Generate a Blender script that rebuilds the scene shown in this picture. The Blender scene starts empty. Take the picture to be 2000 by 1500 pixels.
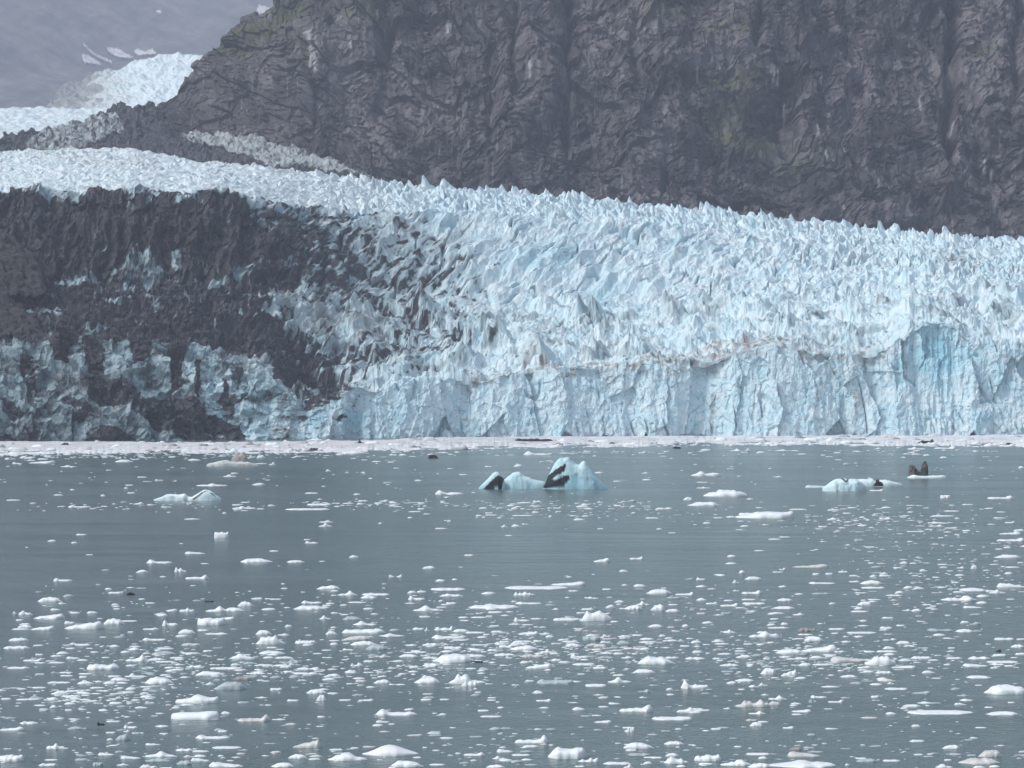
import bpy, math, random
import numpy as np
from mathutils import Vector

# ------------------------------------------------------------------ camera, light, exposure
scene = bpy.context.scene
F = 5671.0                 # focal length in photograph pixels (2000 wide)
HC = 40.0                  # eye height above the water
HY = 742.0                 # horizon row
cam_d = bpy.data.cameras.new('camera')
cam = bpy.data.objects.new('camera', cam_d)
scene.collection.objects.link(cam)
cam_d.sensor_width = 36.0
cam_d.lens = 36.0 * F / 2000.0
cam_d.shift_y = -(750.0 - HY) / 2000.0
cam.location = (0, 0, HC)
cam.rotation_euler = (math.radians(90), 0, 0)
cam_d.clip_start = 1.0
cam_d.clip_end = 60000.0
scene.camera = cam

SUN_EL, SUN_ROT = math.radians(48), math.radians(244)
world = bpy.data.worlds.new('World')
scene.world = world
world.use_nodes = True
wn = world.node_tree
sky = wn.nodes.new('ShaderNodeTexSky')
sky.sky_type = 'NISHITA'
sky.sun_disc = False
sky.sun_elevation = SUN_EL
sky.sun_rotation = SUN_ROT
sky.air_density = 1.0
sky.dust_density = 3.0
hs = wn.nodes.new('ShaderNodeHueSaturation')
hs.inputs['Saturation'].default_value = 0.58
wn.links.new(sky.outputs[0], hs.inputs['Color'])
wn.links.new(hs.outputs[0], wn.nodes['Background'].inputs[0])
wn.nodes['Background'].inputs[1].default_value = 0.10

sun_d = bpy.data.lights.new('sun', 'SUN')
sun_d.energy = 1.5
sun_d.angle = math.radians(12)
sun_d.color = (1.0, 0.975, 0.94)
sun = bpy.data.objects.new('sun', sun_d)
scene.collection.objects.link(sun)
sdir = Vector((math.sin(SUN_ROT) * math.cos(SUN_EL), math.cos(SUN_ROT) * math.cos(SUN_EL), math.sin(SUN_EL)))
sun.rotation_euler = (-sdir).to_track_quat('-Z', 'Y').to_euler()
sun.location = (0, -200, 900)

scene.view_settings.view_transform = 'Standard'
scene.view_settings.look = 'None'
scene.view_settings.exposure = 0.62
scene.view_settings.gamma = 1.0
scene.cycles.volume_bounces = 1
scene.cycles.max_bounces = 5
scene.cycles.diffuse_bounces = 2
scene.cycles.glossy_bounces = 2

rng = random.Random(11)
C = scene.collection
f32 = np.float32

# ------------------------------------------------------------------ numeric helpers
_tab = np.linspace(0, 2 * np.pi, 257)[:256]
_gx, _gy = np.cos(_tab).astype(f32), np.sin(_tab).astype(f32)

def _hash(ix, iy, seed):
    h = ix.astype(np.int64) * 374761393 + iy.astype(np.int64) * 668265263 + int(seed) * 974634777
    h &= 0xffffffff
    h = ((h ^ (h >> 13)) * 1274126177) & 0xffffffff
    return h ^ (h >> 16)

def rnd(ix, iy, seed):
    return ((_hash(ix, iy, seed) & 0xffffff) / float(0x1000000)).astype(f32)

def perlin(x, y, seed=0):
    x = np.asarray(x, f32); y = np.asarray(y, f32)
    xi = np.floor(x); yi = np.floor(y)
    fx, fy = x - xi, y - yi
    xi = xi.astype(np.int64); yi = yi.astype(np.int64)
    u = fx * fx * fx * (fx * (fx * 6 - 15) + 10)
    v = fy * fy * fy * (fy * (fy * 6 - 15) + 10)
    def g(i, j):
        h = _hash(xi + i, yi + j, seed) & 255
        return _gx[h] * (fx - i) + _gy[h] * (fy - j)
    a = g(0, 0); b = g(1, 0); c = g(0, 1); d = g(1, 1)
    r = a + u * (b - a)
    s = c + u * (d - c)
    return (r + v * (s - r)) * 1.4

def fbm(x, y, seed=0, octv=4, gain=0.5):
    s = 0; a = 1.0; t = 0.0; k = 1.0
    for o in range(octv):
        s = s + a * perlin(x * k + 17.3 * o, y * k - 9.1 * o, seed + o * 13)
        t += a; a *= gain; k *= 2.03
    return s / t

def ridged(x, y, seed=0, octv=4, gain=0.5):
    s = 0; a = 1.0; t = 0.0; k = 1.0
    for o in range(octv):
        s = s + a * (1 - np.abs(perlin(x * k + 5.1 * o, y * k + 3.7 * o, seed + o * 7)) * 1.6)
        t += a; a *= gain; k *= 2.05
    return s / t

def pyramids(x, y, seed=0, planes=4, lo=0.25, steep=1.5):
    """cells of unit size, each a facetted peak; 0..1"""
    x = np.asarray(x, f32); y = np.asarray(y, f32)
    xi = np.floor(x).astype(np.int64); yi = np.floor(y).astype(np.int64)
    out = np.zeros_like(x)
    for i in (-1, 0, 1):
        for j in (-1, 0, 1):
            cx, cy = xi + i, yi + j
            px = cx + rnd(cx, cy, seed); py = cy + rnd(cx, cy, seed + 1)
            h = lo + (1 - lo) * rnd(cx, cy, seed + 2)
            ph = rnd(cx, cy, seed + 3) * (2 * np.pi)
            dx, dy = x - px, y - py
            m = None
            for k in range(planes):
                sl = steep * (0.7 + 0.8 * rnd(cx, cy, seed + 10 + k))
                an = ph + k * (2 * np.pi / planes)
                q = (np.cos(an) * dx + np.sin(an) * dy) * sl
                m = q if m is None else np.maximum(m, q)
            out = np.maximum(out, h - m * (0.55 + 0.45 * h))
    return out

def facets(x, y, seed=0, tilt=1.0):
    """nearest cell gives a tilted plane: broken, blocky relief about 0"""
    x = np.asarray(x, f32); y = np.asarray(y, f32)
    xi = np.floor(x).astype(np.int64); yi = np.floor(y).astype(np.int64)
    best = np.full(x.shape, 9.0, f32); val = np.zeros_like(x)
    for i in (-1, 0, 1):
        for j in (-1, 0, 1):
            cx, cy = xi + i, yi + j
            dx = x - (cx + rnd(cx, cy, seed)); dy = y - (cy + rnd(cx, cy, seed + 1))
            d = dx * dx + dy * dy
            v = (rnd(cx, cy, seed + 2) - .5) + tilt * ((rnd(cx, cy, seed + 3) - .5) * dx + (rnd(cx, cy, seed + 4) - .5) * dy) * 2
            m = d < best
            best = np.where(m, d, best); val = np.where(m, v, val)
    return val

def sstep(a, b, x):
    t = np.clip((x - a) / (b - a), 0, 1)
    return t * t * (3 - 2 * t)

def ipl(pts, x):
    p = np.array(pts, float)
    return np.interp(x, p[:, 0], p[:, 1])

def bilin(tab, x0, dx, y0, dy, x, y):
    tab = np.asarray(tab, f32)
    u = np.clip((x - x0) / dx, 0, tab.shape[1] - 1.001); v = np.clip((y - y0) / dy, 0, tab.shape[0] - 1.001)
    i = u.astype(int); j = v.astype(int); a = u - i; b = v - j
    return (tab[j, i] * (1 - a) + tab[j, i + 1] * a) * (1 - b) + (tab[j + 1, i] * (1 - a) + tab[j + 1, i + 1] * a) * b

def blobs(lst, x, y):
    """soft ellipses (cx, cy, rx, ry, amplitude), strongest wins"""
    out = np.zeros_like(x)
    for cx, cy, rx, ry, a in lst:
        out = np.maximum(out, a * np.exp(-(((x - cx) / rx) ** 2 + ((y - cy) / ry) ** 2)))
    return out

def inpoly(poly, x, y):
    r = np.zeros(np.shape(x), bool)
    n = len(poly)
    for k in range(n):
        x1, y1 = poly[k]; x2, y2 = poly[(k + 1) % n]
        if y1 == y2: continue
        r ^= ((y1 > y) != (y2 > y)) & (x < (x2 - x1) * (y - y1) / (y2 - y1) + x1)
    return r

def polyline_d(pts, x, y):
    d = np.full(np.shape(x), 1e9)
    for (x1, y1), (x2, y2) in zip(pts[:-1], pts[1:]):
        L = (x2 - x1) ** 2 + (y2 - y1) ** 2
        t = np.clip(((x - x1) * (x2 - x1) + (y - y1) * (y2 - y1)) / L, 0, 1)
        d = np.minimum(d, np.hypot(x - x1 - t * (x2 - x1), y - y1 - t * (y2 - y1)))
    return d

def wx(x, Y): return (x - 1000.0) / F * Y
def wz(y, Y): return HC + (HY - y) / F * Y
def wy(y): return HC * F / (y - HY)

# ------------------------------------------------------------------ object helpers
def mesh_obj(name, V, Q, mats, parent=None, attrs=None, smooth=False, mat_idx=None):
    """V (n,3) array, Q (m,4) array of quads (a repeated last index makes a triangle)"""
    me = bpy.data.meshes.new(name)
    V = np.asarray(V, f32); Q = np.asarray(Q, np.int32)
    me.vertices.add(len(V)); me.vertices.foreach_set('co', V.ravel())
    me.loops.add(Q.size); me.loops.foreach_set('vertex_index', Q.ravel())
    me.polygons.add(len(Q))
    me.polygons.foreach_set('loop_start', np.arange(0, Q.size, Q.shape[1], dtype=np.int32))
    me.polygons.foreach_set('use_smooth', np.full(len(Q), smooth))
    for m in (mats if isinstance(mats, (list, tuple)) else [mats]):
        me.materials.append(m)
    if mat_idx is not None:
        me.polygons.foreach_set('material_index', np.asarray(mat_idx, np.int32))
    for k, a in (attrs or {}).items():
        at = me.attributes.new(k, 'FLOAT', 'POINT')
        at.data.foreach_set('value', np.asarray(a, f32).ravel())
    me.update(calc_edges=True)
    me.validate()
    o = bpy.data.objects.new(name, me)
    C.objects.link(o)
    if parent is not None:
        o.parent = parent
    return o

def empty(name, loc=(0, 0, 0)):
    o = bpy.data.objects.new(name, None)
    o.location = loc
    C.objects.link(o)
    return o

def tag(o, label, cat=None, group=None, kind=None):
    o['label'] = label
    if cat: o['category'] = cat
    if group: o['group'] = group
    if kind: o['kind'] = kind
    return o

def grid_quads(nr, nc):
    r = np.arange(nr - 1)[:, None]; c = np.arange(nc - 1)[None, :]
    a = r * nc + c
    return np.stack([a, a + 1, a + nc + 1, a + nc], -1).reshape(-1, 4)

def normals(X, Y, Z):
    P = np.stack([X, Y, Z], -1)
    du = np.gradient(P, axis=1); dv = np.gradient(P, axis=0)
    n = np.cross(du, dv)
    n /= np.linalg.norm(n, axis=-1, keepdims=True) + 1e-9
    return n

# ------------------------------------------------------------------ materials
def nodes_of(m):
    m.use_nodes = True
    nt = m.node_tree
    return nt, nt.nodes, nt.links, nt.nodes['Principled BSDF']

def _noise(nt, scale, detail=4, vec=None, rough=0.6):
    n = nt.nodes.new('ShaderNodeTexNoise')
    n.inputs['Scale'].default_value = scale
    n.inputs['Detail'].default_value = detail
    n.inputs['Roughness'].default_value = rough
    if vec is not None: nt.links.new(vec, n.inputs['Vector'])
    return n

def _ramp(nt, src, stops):
    r = nt.nodes.new('ShaderNodeValToRGB')
    e = r.color_ramp.elements
    while len(e) < len(stops): e.new(0.5)
    for k, (p, c) in enumerate(stops):
        e[k].position = p; e[k].color = (c[0], c[1], c[2], 1)
    nt.links.new(src, r.inputs[0])
    return r

def _mix(nt, fac, a, b, mode='MIX'):
    m = nt.nodes.new('ShaderNodeMix'); m.data_type = 'RGBA'; m.blend_type = mode
    if isinstance(fac, float): m.inputs[0].default_value = fac
    else: nt.links.new(fac, m.inputs[0])
    for k, s in ((6, a), (7, b)):
        if isinstance(s, tuple): m.inputs[k].default_value = (*s, 1)
        else: nt.links.new(s, m.inputs[k])
    return m.outputs[2]

def _math(nt, op, a, b, clamp=False):
    m = nt.nodes.new('ShaderNodeMath'); m.operation = op; m.use_clamp = clamp
    for k, s in ((0, a), (1, b)):
        if isinstance(s, (int, float)): m.inputs[k].default_value = s
        else: nt.links.new(s, m.inputs[k])
    return m.outputs[0]

def _attr(nt, name):
    a = nt.nodes.new('ShaderNodeAttribute'); a.attribute_name = name
    return a.outputs['Fac']

def _scaled(nt, sx, sy, sz):
    tc = nt.nodes.new('ShaderNodeTexCoord')
    mp = nt.nodes.new('ShaderNodeMapping')
    mp.inputs['Scale'].default_value = (sx, sy, sz)
    nt.links.new(tc.outputs['Object'], mp.inputs[0])
    return mp.outputs[0]

def ice_material(name, white, blue, dirt_col, tan_col, s=0.12, rough=0.55):
    m = bpy.data.materials.new(name)
    nt, N, L, P = nodes_of(m)
    v = _scaled(nt, 1, 1, 1)
    n1 = _noise(nt, s, 5, v); n2 = _noise(nt, s * 6, 4, v)
    b = _math(nt, 'ADD', _attr(nt, 'blue'), _math(nt, 'MULTIPLY', _math(nt, 'SUBTRACT', n1.outputs[0], 0.5), 0.9), True)
    col = _mix(nt, b, white, blue)
    gz = _math(nt, 'MULTIPLY', _attr(nt, 'glaze'), _math(nt, 'ADD', n1.outputs[0], 0.45), True)
    col = _mix(nt, gz, col, (0.10, 0.15, 0.168))
    t = _math(nt, 'ADD', _attr(nt, 'tan'), _math(nt, 'MULTIPLY', _math(nt, 'SUBTRACT', n2.outputs[0], 0.55), 0.9))
    t = _math(nt, 'MULTIPLY', t, _math(nt, 'MINIMUM', _math(nt, 'MULTIPLY', _attr(nt, 'tan'), 4.0), 1.0), True)
    col = _mix(nt, t, col, tan_col)
    d = _attr(nt, 'dirt')
    n5 = _noise(nt, s * 2.0, 5, v, 0.65)
    dd = _ramp(nt, _math(nt, 'ADD', _math(nt, 'MULTIPLY', n2.outputs[0], 0.4), _math(nt, 'MULTIPLY', n5.outputs[0], 0.6)), [(0.36, tuple(c * 0.35 for c in dirt_col)), (0.5, tuple(c * 1.4 for c in dirt_col)), (0.64, tuple(c * 5.0 for c in dirt_col))])
    d2 = _math(nt, 'ADD', d, _math(nt, 'MULTIPLY', _math(nt, 'SUBTRACT', n2.outputs[0], 0.5), 1.0))
    d2 = _math(nt, 'MULTIPLY', d2, _math(nt, 'MINIMUM', _math(nt, 'MULTIPLY', d, 5.0), 1.0), True)
    col = _mix(nt, d2, col, dd.outputs[0])
    L.new(col, P.inputs['Base Color'])
    P.inputs['Roughness'].default_value = rough
    P.inputs['Specular IOR Level'].default_value = 0.15
    bp = N.new('ShaderNodeBump'); bp.inputs['Strength'].default_value = 0.5
    bp.inputs['Distance'].default_value = min(0.08 / s, 0.7)
    L.new(n2.outputs[0], bp.inputs['Height']); L.new(bp.outputs[0], P.inputs['Normal'])
    return m

def rock_material(name, dark, light, moss=(0.085, 0.09, 0.04), s=0.02):
    m = bpy.data.materials.new(name)
    nt, N, L, P = nodes_of(m)
    v = _scaled(nt, 1, 1, 1)
    vs = _scaled(nt, 1.6, 1, 0.28)
    n1 = _noise(nt, s, 7, v, 0.68); n2 = _noise(nt, s * 2.6, 6, vs, 0.7); n3 = _noise(nt, s * 9, 5, v, 0.7)
    k = _math(nt, 'ADD', _math(nt, 'MULTIPLY', n1.outputs[0], 0.5), _math(nt, 'MULTIPLY', n2.outputs[0], 0.3))
    k = _math(nt, 'ADD', k, _math(nt, 'MULTIPLY', n3.outputs[0], 0.2))
    k = _math(nt, 'ADD', k, _attr(nt, 'tone'))
    r = _ramp(nt, k, [(0.36, dark), (0.52, tuple((a + b) / 2 * 0.8 for a, b in zip(dark, light))), (0.68, light)])
    ms = _math(nt, 'MULTIPLY', _attr(nt, 'moss'), _math(nt, 'MULTIPLY', n3.outputs[0], 1.9), True)
    col = _mix(nt, ms, r.outputs[0], moss)
    col = _mix(nt, _attr(nt, 'streak'), col, (0.42, 0.42, 0.43))
    L.new(col, P.inputs['Base Color'])
    P.inputs['Roughness'].default_value = 0.7
    P.inputs['Specular IOR Level'].default_value = 0.3
    bp = N.new('ShaderNodeBump'); bp.inputs['Strength'].default_value = 0.35
    bp.inputs['Distance'].default_value = 0.06 / s
    L.new(_math(nt, 'ADD', n3.outputs[0], n2.outputs[0]), bp.inputs['Height']); L.new(bp.outputs[0], P.inputs['Normal'])
    return m

M_ICE = ice_material('glacier_ice', (0.72, 0.81, 0.84), (0.31, 0.585, 0.70), (0.0195, 0.0185, 0.0215), (0.31, 0.28, 0.26))
M_BERG = ice_material('berg_ice', (0.76, 0.86, 0.88), (0.36, 0.66, 0.77), (0.011, 0.011, 0.013), (0.35, 0.31, 0.28), 0.5)
M_ROCK = rock_material('cliff_rock', (0.022, 0.0215, 0.025), (0.158, 0.150, 0.158), s=0.030)
M_FAR = rock_material('far_rock', (0.02, 0.02, 0.022), (0.30, 0.29, 0.29), s=0.006)
M_STONE = rock_material('dark_stone', (0.014, 0.014, 0.016), (0.07, 0.067, 0.068), s=0.6)

def floe_material(name, top, low, s=1.2):
    m = bpy.data.materials.new(name)
    nt, N, L, P = nodes_of(m)
    n = _noise(nt, s, 4, _scaled(nt, 1, 1, 1))
    r = _ramp(nt, n.outputs[0], [(0.33, low), (0.6, top)])
    L.new(r.outputs[0], P.inputs['Base Color'])
    P.inputs['Roughness'].default_value = 0.5
    P.inputs['Specular IOR Level'].default_value = 0.3
    bp = N.new('ShaderNodeBump'); bp.inputs['Strength'].default_value = 0.4; bp.inputs['Distance'].default_value = 0.12
    L.new(n.outputs[0], bp.inputs['Height']); L.new(bp.outputs[0], P.inputs['Normal'])
    return m
M_FLOE = {'w': floe_material('white_floe_ice', (0.82, 0.87, 0.89), (0.70, 0.79, 0.83)),
          'g': floe_material('clear_grey_floe_ice', (0.47, 0.54, 0.57), (0.33, 0.41, 0.44)),
          't': floe_material('tan_floe_ice', (0.66, 0.675, 0.675), (0.52, 0.53, 0.53)),
          'x': floe_material('dirty_floe_ice', (0.38, 0.38, 0.385), (0.20, 0.198, 0.20))}

def water_material():
    m = bpy.data.materials.new('glacial_water')
    nt, N, L, P = nodes_of(m)
    big = _noise(nt, 0.004, 3, _scaled(nt, 1, 0.35, 1))
    r = _ramp(nt, big.outputs[0], [(0.3, (0.080, 0.134, 0.134)), (0.7, (0.110, 0.163, 0.160))])
    L.new(r.outputs[0], P.inputs['Base Color'])
    P.inputs['IOR'].default_value = 1.33
    P.inputs['Roughness'].default_value = 0.2
    a = _noise(nt, 0.9, 3, _scaled(nt, 1, 0.8, 1)); b = _noise(nt, 0.16, 3, _scaled(nt, 1, 0.7, 1))
    c_ = _noise(nt, 0.35, 3, _scaled(nt, 1, 0.55, 1))
    h = _math(nt, 'ADD', _math(nt, 'MULTIPLY', a.outputs[0], 0.15), _math(nt, 'MULTIPLY', b.outputs[0], 0.2))
    h = _math(nt, 'ADD', h, _math(nt, 'MULTIPLY', c_.outputs[0], 0.22))
    wind = _noise(nt, 0.012, 3, _scaled(nt, 0.5, 1.3, 1))
    wr = _ramp(nt, wind.outputs[0], [(0.38, (0.35,) * 3), (0.6, (1.5,) * 3)])
    h = _math(nt, 'MULTIPLY', h, wr.outputs[0])
    bp = N.new('ShaderNodeBump'); bp.inputs['Strength'].default_value = 1.0; bp.inputs['Distance'].default_value = 1.25
    L.new(h, bp.inputs['Height']); L.new(bp.outputs[0], P.inputs['Normal'])
    return m
M_WATER = water_material()

# ------------------------------------------------------------------ water
w = 16000.0
water = mesh_obj('water', [(-w, -1500, 0), (w, -1500, 0), (w, 20000, 0), (-w, 20000, 0)], [(0, 1, 2, 3)], M_WATER)
tag(water, 'grey green milky sea water dotted with floating ice', 'sea', kind='structure')

# ------------------------------------------------------------------ main glacier
def build_glacier():
    NC = 1680
    xs = np.linspace(-170, 2170, NC)
    kx = [-170, 0, 200, 400, 500, 600, 700, 850, 1000, 1200, 1400, 1600, 1800, 2000, 2170]
    def K(v): return np.interp(xs, kx, v)
    y0 = K([863, 862, 861, 860, 859, 857.5, 856, 854.5, 853.5, 852.5, 852, 851.5, 851, 850.5, 850.5])
    Y0 = HC * F / (y0 - HY)
    y1 = ipl([(-170, 700), (0, 685), (60, 665), (120, 652), (200, 655), (300, 668), (390, 682), (440, 700), (500, 712), (540, 735),
              (565, 765), (585, 782), (620, 772), (660, 775), (690, 752), (750, 756), (790, 735), (850, 740), (900, 734), (950, 738),
              (1000, 726), (1060, 716), (1100, 712), (1190, 716), (1215, 704), (1300, 703), (1400, 692), (1450, 682), (1500, 670), (1600, 682),
              (1700, 688), (1740, 670), (1775, 640), (1800, 626), (1835, 620), (1865, 632), (1890, 655), (1930, 662), (2000, 664), (2170, 670)], xs)
    y1s = y1 + 5 * fbm(xs / 60, xs * 0, 5, 2)
    y1 = y1s + np.where(np.abs(xs - 1825) < 130, 9, 5) * fbm(xs / 20, xs * 0, 5, 3) + 3 * fbm(xs / 7, xs * 0, 6, 2)
    Y1 = Y0 + np.interp(xs, [0, 400, 560, 700, 1600, 1740, 1830, 1900, 2100], [48, 44, 22, 15, 15, 18, 24, 18, 15])
    y2 = y1s - np.interp(xs, [0, 500, 1000, 1700, 1780, 1880, 1960], [10, 12, 13, 13, 4, 4, 12])
    Y2 = Y1 + np.interp(xs, [0, 600, 1700, 1800, 1880, 2000], [22, 40, 45, 34, 34, 45])
    y3 = K([575, 572, 560, 548, 550, 556, 566, 582, 576, 585, 575, 562, 550, 542, 536])
    Y3 = K([2060, 2062, 2072, 2092, 2112, 2142, 2182, 2225, 2245, 2272, 2292, 2312, 2332, 2345, 2350])
    y4 = K([376, 372, 372, 376, 388, 404, 410, 410, 416, 430, 452, 472, 492, 506, 516])
    y4s = y4.copy()
    y4 = y4 + np.where(xs < 600, 6, 2) * fbm(xs / 30, xs * 0 + 3, 9, 3)
    y4 = y4 + ipl([(-170, 0), (20, 4), (50, -6), (72, -13), (95, -8), (125, -2), (150, 6), (200, 3), (245, -4), (266, -15), (290, -6), (330, 6), (352, 9), (380, -1), (440, -8), (475, -4), (510, 2), (560, 0), (2170, 0)], xs)
    Y4 = K([2130, 2132, 2138, 2152, 2182, 2240, 2290, 2320, 2352, 2392, 2422, 2442, 2462, 2474, 2478])
    y5 = y4s - np.interp(xs, [0, 500, 800, 2000], [6, 10, 14, 12]); Y5 = Y4 + np.interp(xs, [0, 500, 800, 2000], [40, 45, 60, 55])
    y6 = ipl([(-170, 290), (0, 293), (140, 289), (260, 289), (320, 301), (400, 315), (500, 322), (600, 334), (700, 346), (800, 360), (900, 366), (1000, 371),
              (1100, 381), (1200, 391), (1300, 402), (1400, 410), (1500, 420), (1600, 430), (1700, 442), (1800, 452), (1900, 459), (2000, 464), (2170, 474)], xs)
    Y6 = K([2750, 2750, 2710, 2660, 2640, 2620, 2610, 2605, 2605, 2615, 2620, 2620, 2620, 2620, 2620])
    ky = [y0, y1, y2, y3, y4, y5, y6]; kY = [Y0, Y1, Y2, Y3, Y4, Y5, Y6]
    rows = [165, 30, 205, 200, 34, 320]
    Yr, Zr, seg = [], [], []
    for k, n in enumerate(rows):
        Za, Zb = wz(ky[k], kY[k]), wz(ky[k + 1], kY[k + 1])
        if k == 0: Za = Za * 0 - 1.5
        for i in range(n):
            t = i / n
            Yr.append(kY[k] * (1 - t) + kY[k + 1] * t); Zr.append(Za * (1 - t) + Zb * t); seg.append(k + t)
    Z6 = wz(y6, Y6)
    for i in range(26):
        t = i / 25.0
        Yr.append(Y6 + 170 * t); Zr.append(Z6 - 12 * t - 45 * t * t); seg.append(6 + t)
    Y = np.array(Yr); Z = np.array(Zr); seg = np.array(seg)[:, None] + 0 * Y
    ker = np.hanning(13)[1:-1]; ker /= ker.sum()
    def smooth(A):
        B = np.pad(A, ((5, 5), (0, 0)), mode='edge')
        return sum(ker[i] * B[i:i + A.shape[0]] for i in range(11))
    Y, Z = smooth(Y), smooth(Z)
    X = wx(xs[None, :], Y)
    XP = xs[None, :] + 0 * Y
    YP = HY - (Z - HC) / Y * F
    n = normals(X, Y, Z)
    n *= np.sign(-n[..., 1:2] + 0.6 * n[..., 2:3] + 1e-6)
    dS = np.sqrt(np.diff(Y, axis=0) ** 2 + np.diff(Z, axis=0) ** 2)
    S = np.vstack([np.zeros((1, NC)), np.cumsum(dS, 0)])
    face = 1 - sstep(0.9, 1.12, seg)
    terr = sstep(0.95, 1.3, seg) * (1 - sstep(2.85, 3.05, seg))
    fall = sstep(2.85, 3.1, seg) * (1 - sstep(3.9, 4.2, seg))
    plat = sstep(3.85, 4.3, seg)
    east = sstep(560, 740, XP)           # clean ice side
    X32, S32 = X.astype(f32), S.astype(f32)
    wxn = X32 + 5 * fbm(X32 / 30, S32 / 30, 71, 3); wsn = S32 + 5 * fbm(X32 / 30 + 40, S32 / 30, 72, 3)
    # --- serac fields, displaced upward
    ga = 0.94 * wxn - 0.34 * wsn; gb = 0.34 * wxn + 0.94 * wsn
    p16 = pyramids(ga / 10.5, gb / 19, 101, 4, 0.15, 1.5)
    p8 = pyramids(ga / 5.6, gb / 9.5, 131, 4, 0.15, 1.5)
    p4 = pyramids(ga / 2.9, gb / 4.6, 161, 3, 0.2, 1.4)
    sz = 0.95 + 0.7 * fbm(X32 / 45, S32 / 60, 33, 3)
    edge = 0.45 + 0.55 * sstep(500, 800, XP)
    p24 = pyramids(wxn / 27, wsn / 34, 91, 5, 0.1, 1.4)
    slot = sstep(0.80, 0.96, 1 - np.abs(perlin(ga / 9.5, gb / 36, 215)) * 1.5) * sstep(-.15, .2, perlin(wxn / 26, wsn / 34, 217))
    Hp = (9.5 * p16 ** 1.15 + 4.6 * p8 + 1.8 * p4 - 5 - 6.5 * slot) * edge * sz
    gap = sstep(0.2, 0.6, np.abs(fbm(X32 / 26, S32 / 14, 41, 2)) * 2)
    Ht = (17 * p24 + 7 * p16 * gap + 4.5 * p8 + 2.0 * p4 - 8) * (0.45 + 0.55 * sstep(350, 700, XP)) * (0.55 + 0.9 * sstep(-0.3, 0.4, fbm(X32 / 45, S32 / 25, 44, 2)))
    a = 0.906 * wxn - 0.42 * S32; b = 0.42 * wxn + 0.906 * S32
    blade = pyramids(a / 13.0, b / 46.0, 201, 4, 0.1, 1.3)
    crack = sstep(0.84, 0.97, 1 - np.abs(perlin(a / 13.0, b / 60.0, 211)) * 1.5) * sstep(-0.1, 0.25, perlin(a / 30, b / 45, 213))
    Hf = (9 * blade + 3.2 * pyramids(a / 6.0, b / 17.0, 205, 4, 0.1, 1.3) + 1.0 * p4 - 4) - 8.5 * crack
    right = sstep(1250, 1650, XP)
    Hf = Hf * (1 - right) + (Hp * 0.9) * right
    up = (Hp * plat + Ht * terr + Hf * fall * east)
    for pxx, pa, pw in ((1005, 9, 5), (1120, 8, 5), (1143, 7, 5), (1230, 6, 4), (1487, 11, 4.5), (1545, 6, 4), (1650, 7, 4), (830, 7, 6), (870, 6, 6), (1370, 5, 4), (1720, 6, 4), (1845, 5, 4)):
        up = up + pa * np.clip(1 - np.abs(XP - pxx - 1.5 * np.sign(XP - pxx)) / (pw * 1.7), 0, 1) * np.exp(-((seg - 5.93) / .05) ** 2)
    up *= 1 - sstep(6.2, 6.9, seg)
    lean = -0.22 * np.clip(up, -6, 14) * (plat + .6 * terr)
    # --- walls, displaced along the slope's own normal
    xv = X32 + 3 * fbm(X32 / 14, S32 / 14, 299, 3)
    vert = 11 * fbm(X32 / 55, S32 / 400, 300, 2) + 5 * fbm(X32 / 24, S32 / 120, 301, 3) + 6.5 * facets(xv / 21, S32 / 46, 311, 0.9) + 1.6 * ridged(xv / 9, S32 / 45, 305, 3) \
        + 1.2 * facets(xv / 8, S32 / 12, 313, 0.9) + 0.8 * facets(X32 / 3.5, S32 / 4.5, 315, 0.9) + 0.9 * fbm(X32 / 3, S32 / 4, 317, 3) - 3
    cr = sstep(0.86, 0.98, 1 - np.abs(perlin(X32 / 16 + S32 / 60, S32 / 60, 321)) * 1.5)
    vert -= 3.0 * cr * sstep(0.1, 0.35, perlin(X32 / 40, S32 / 30, 323))
    strat = fbm((X32 * 0.35 + S32) / 3.2, (X32 - 0.35 * S32) / 22, 331, 4)
    west = 1 - sstep(480, 600, XP)
    facew = vert * (1 - 0.25 * west) + 2.6 * strat * west
    dark = 17 * (ridged(wxn / 26, S32 / 130, 341, 3) - .6) + 5 * (ridged(wxn / 9, S32 / 40, 343, 3) - .6) + 3 * fbm(wxn / 7, S32 / 16, 345, 4) + 3.4 * facets(wxn / 6, S32 / 10, 347, 1.0) + 1.2 * p4
    rub = 6 * fbm(wxn / 26, S32 / 14, 350, 3) + 3 * fbm(wxn / 9, S32 / 9, 351, 5) + 3.5 * p8 + 1.6 * p4 + 2.4 * facets(wxn / 6, S32 / 5, 353)
    blocks = 7 * facets(xv / 13 + S32 / 60, S32 / 22, 371, 1.1) + 3.5 * facets(xv / 5.5, S32 / 6.5, 373, 1.0) + 1.5 * fbm(xv / 4, S32 / 5, 375, 3)
    facew = facew * (1 - .6 * west) + blocks * west
    nn = facew * face + (dark * fall + rub * terr * 0.9) * (1 - east)
    tower = np.exp(-(((XP - 1825) / 60) ** 2)) * face
    nn += tower * (5 * ridged(X32 / 8, S32 / 90, 361, 2) - 2)
    X = X + n[..., 0] * nn + lean; Y = Y + n[..., 1] * nn; Z = Z + n[..., 2] * nn + up
    Z[0] = -1.5
    # --- what lies on the ice: rock debris and fine dirt, plus painted crevasse shade
    G = ["3421523110012210000000", "8888977997654332210000", "9999999998876543321000", "7888877888877554443200", "6788754787776554443210", "6688887776744433432100",
         "8876678888875443443310", "4465466655788655321000", "2255654523388621000000", "2344477735344421000000", "4444658889421200000000"]
    D = bilin([[int(ch) / 9.0 for ch in r] for r in G], 0, 50, 350, 50, XP, YP)  # mid-glacier values hold painted crevasse shade as well as dirt
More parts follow.
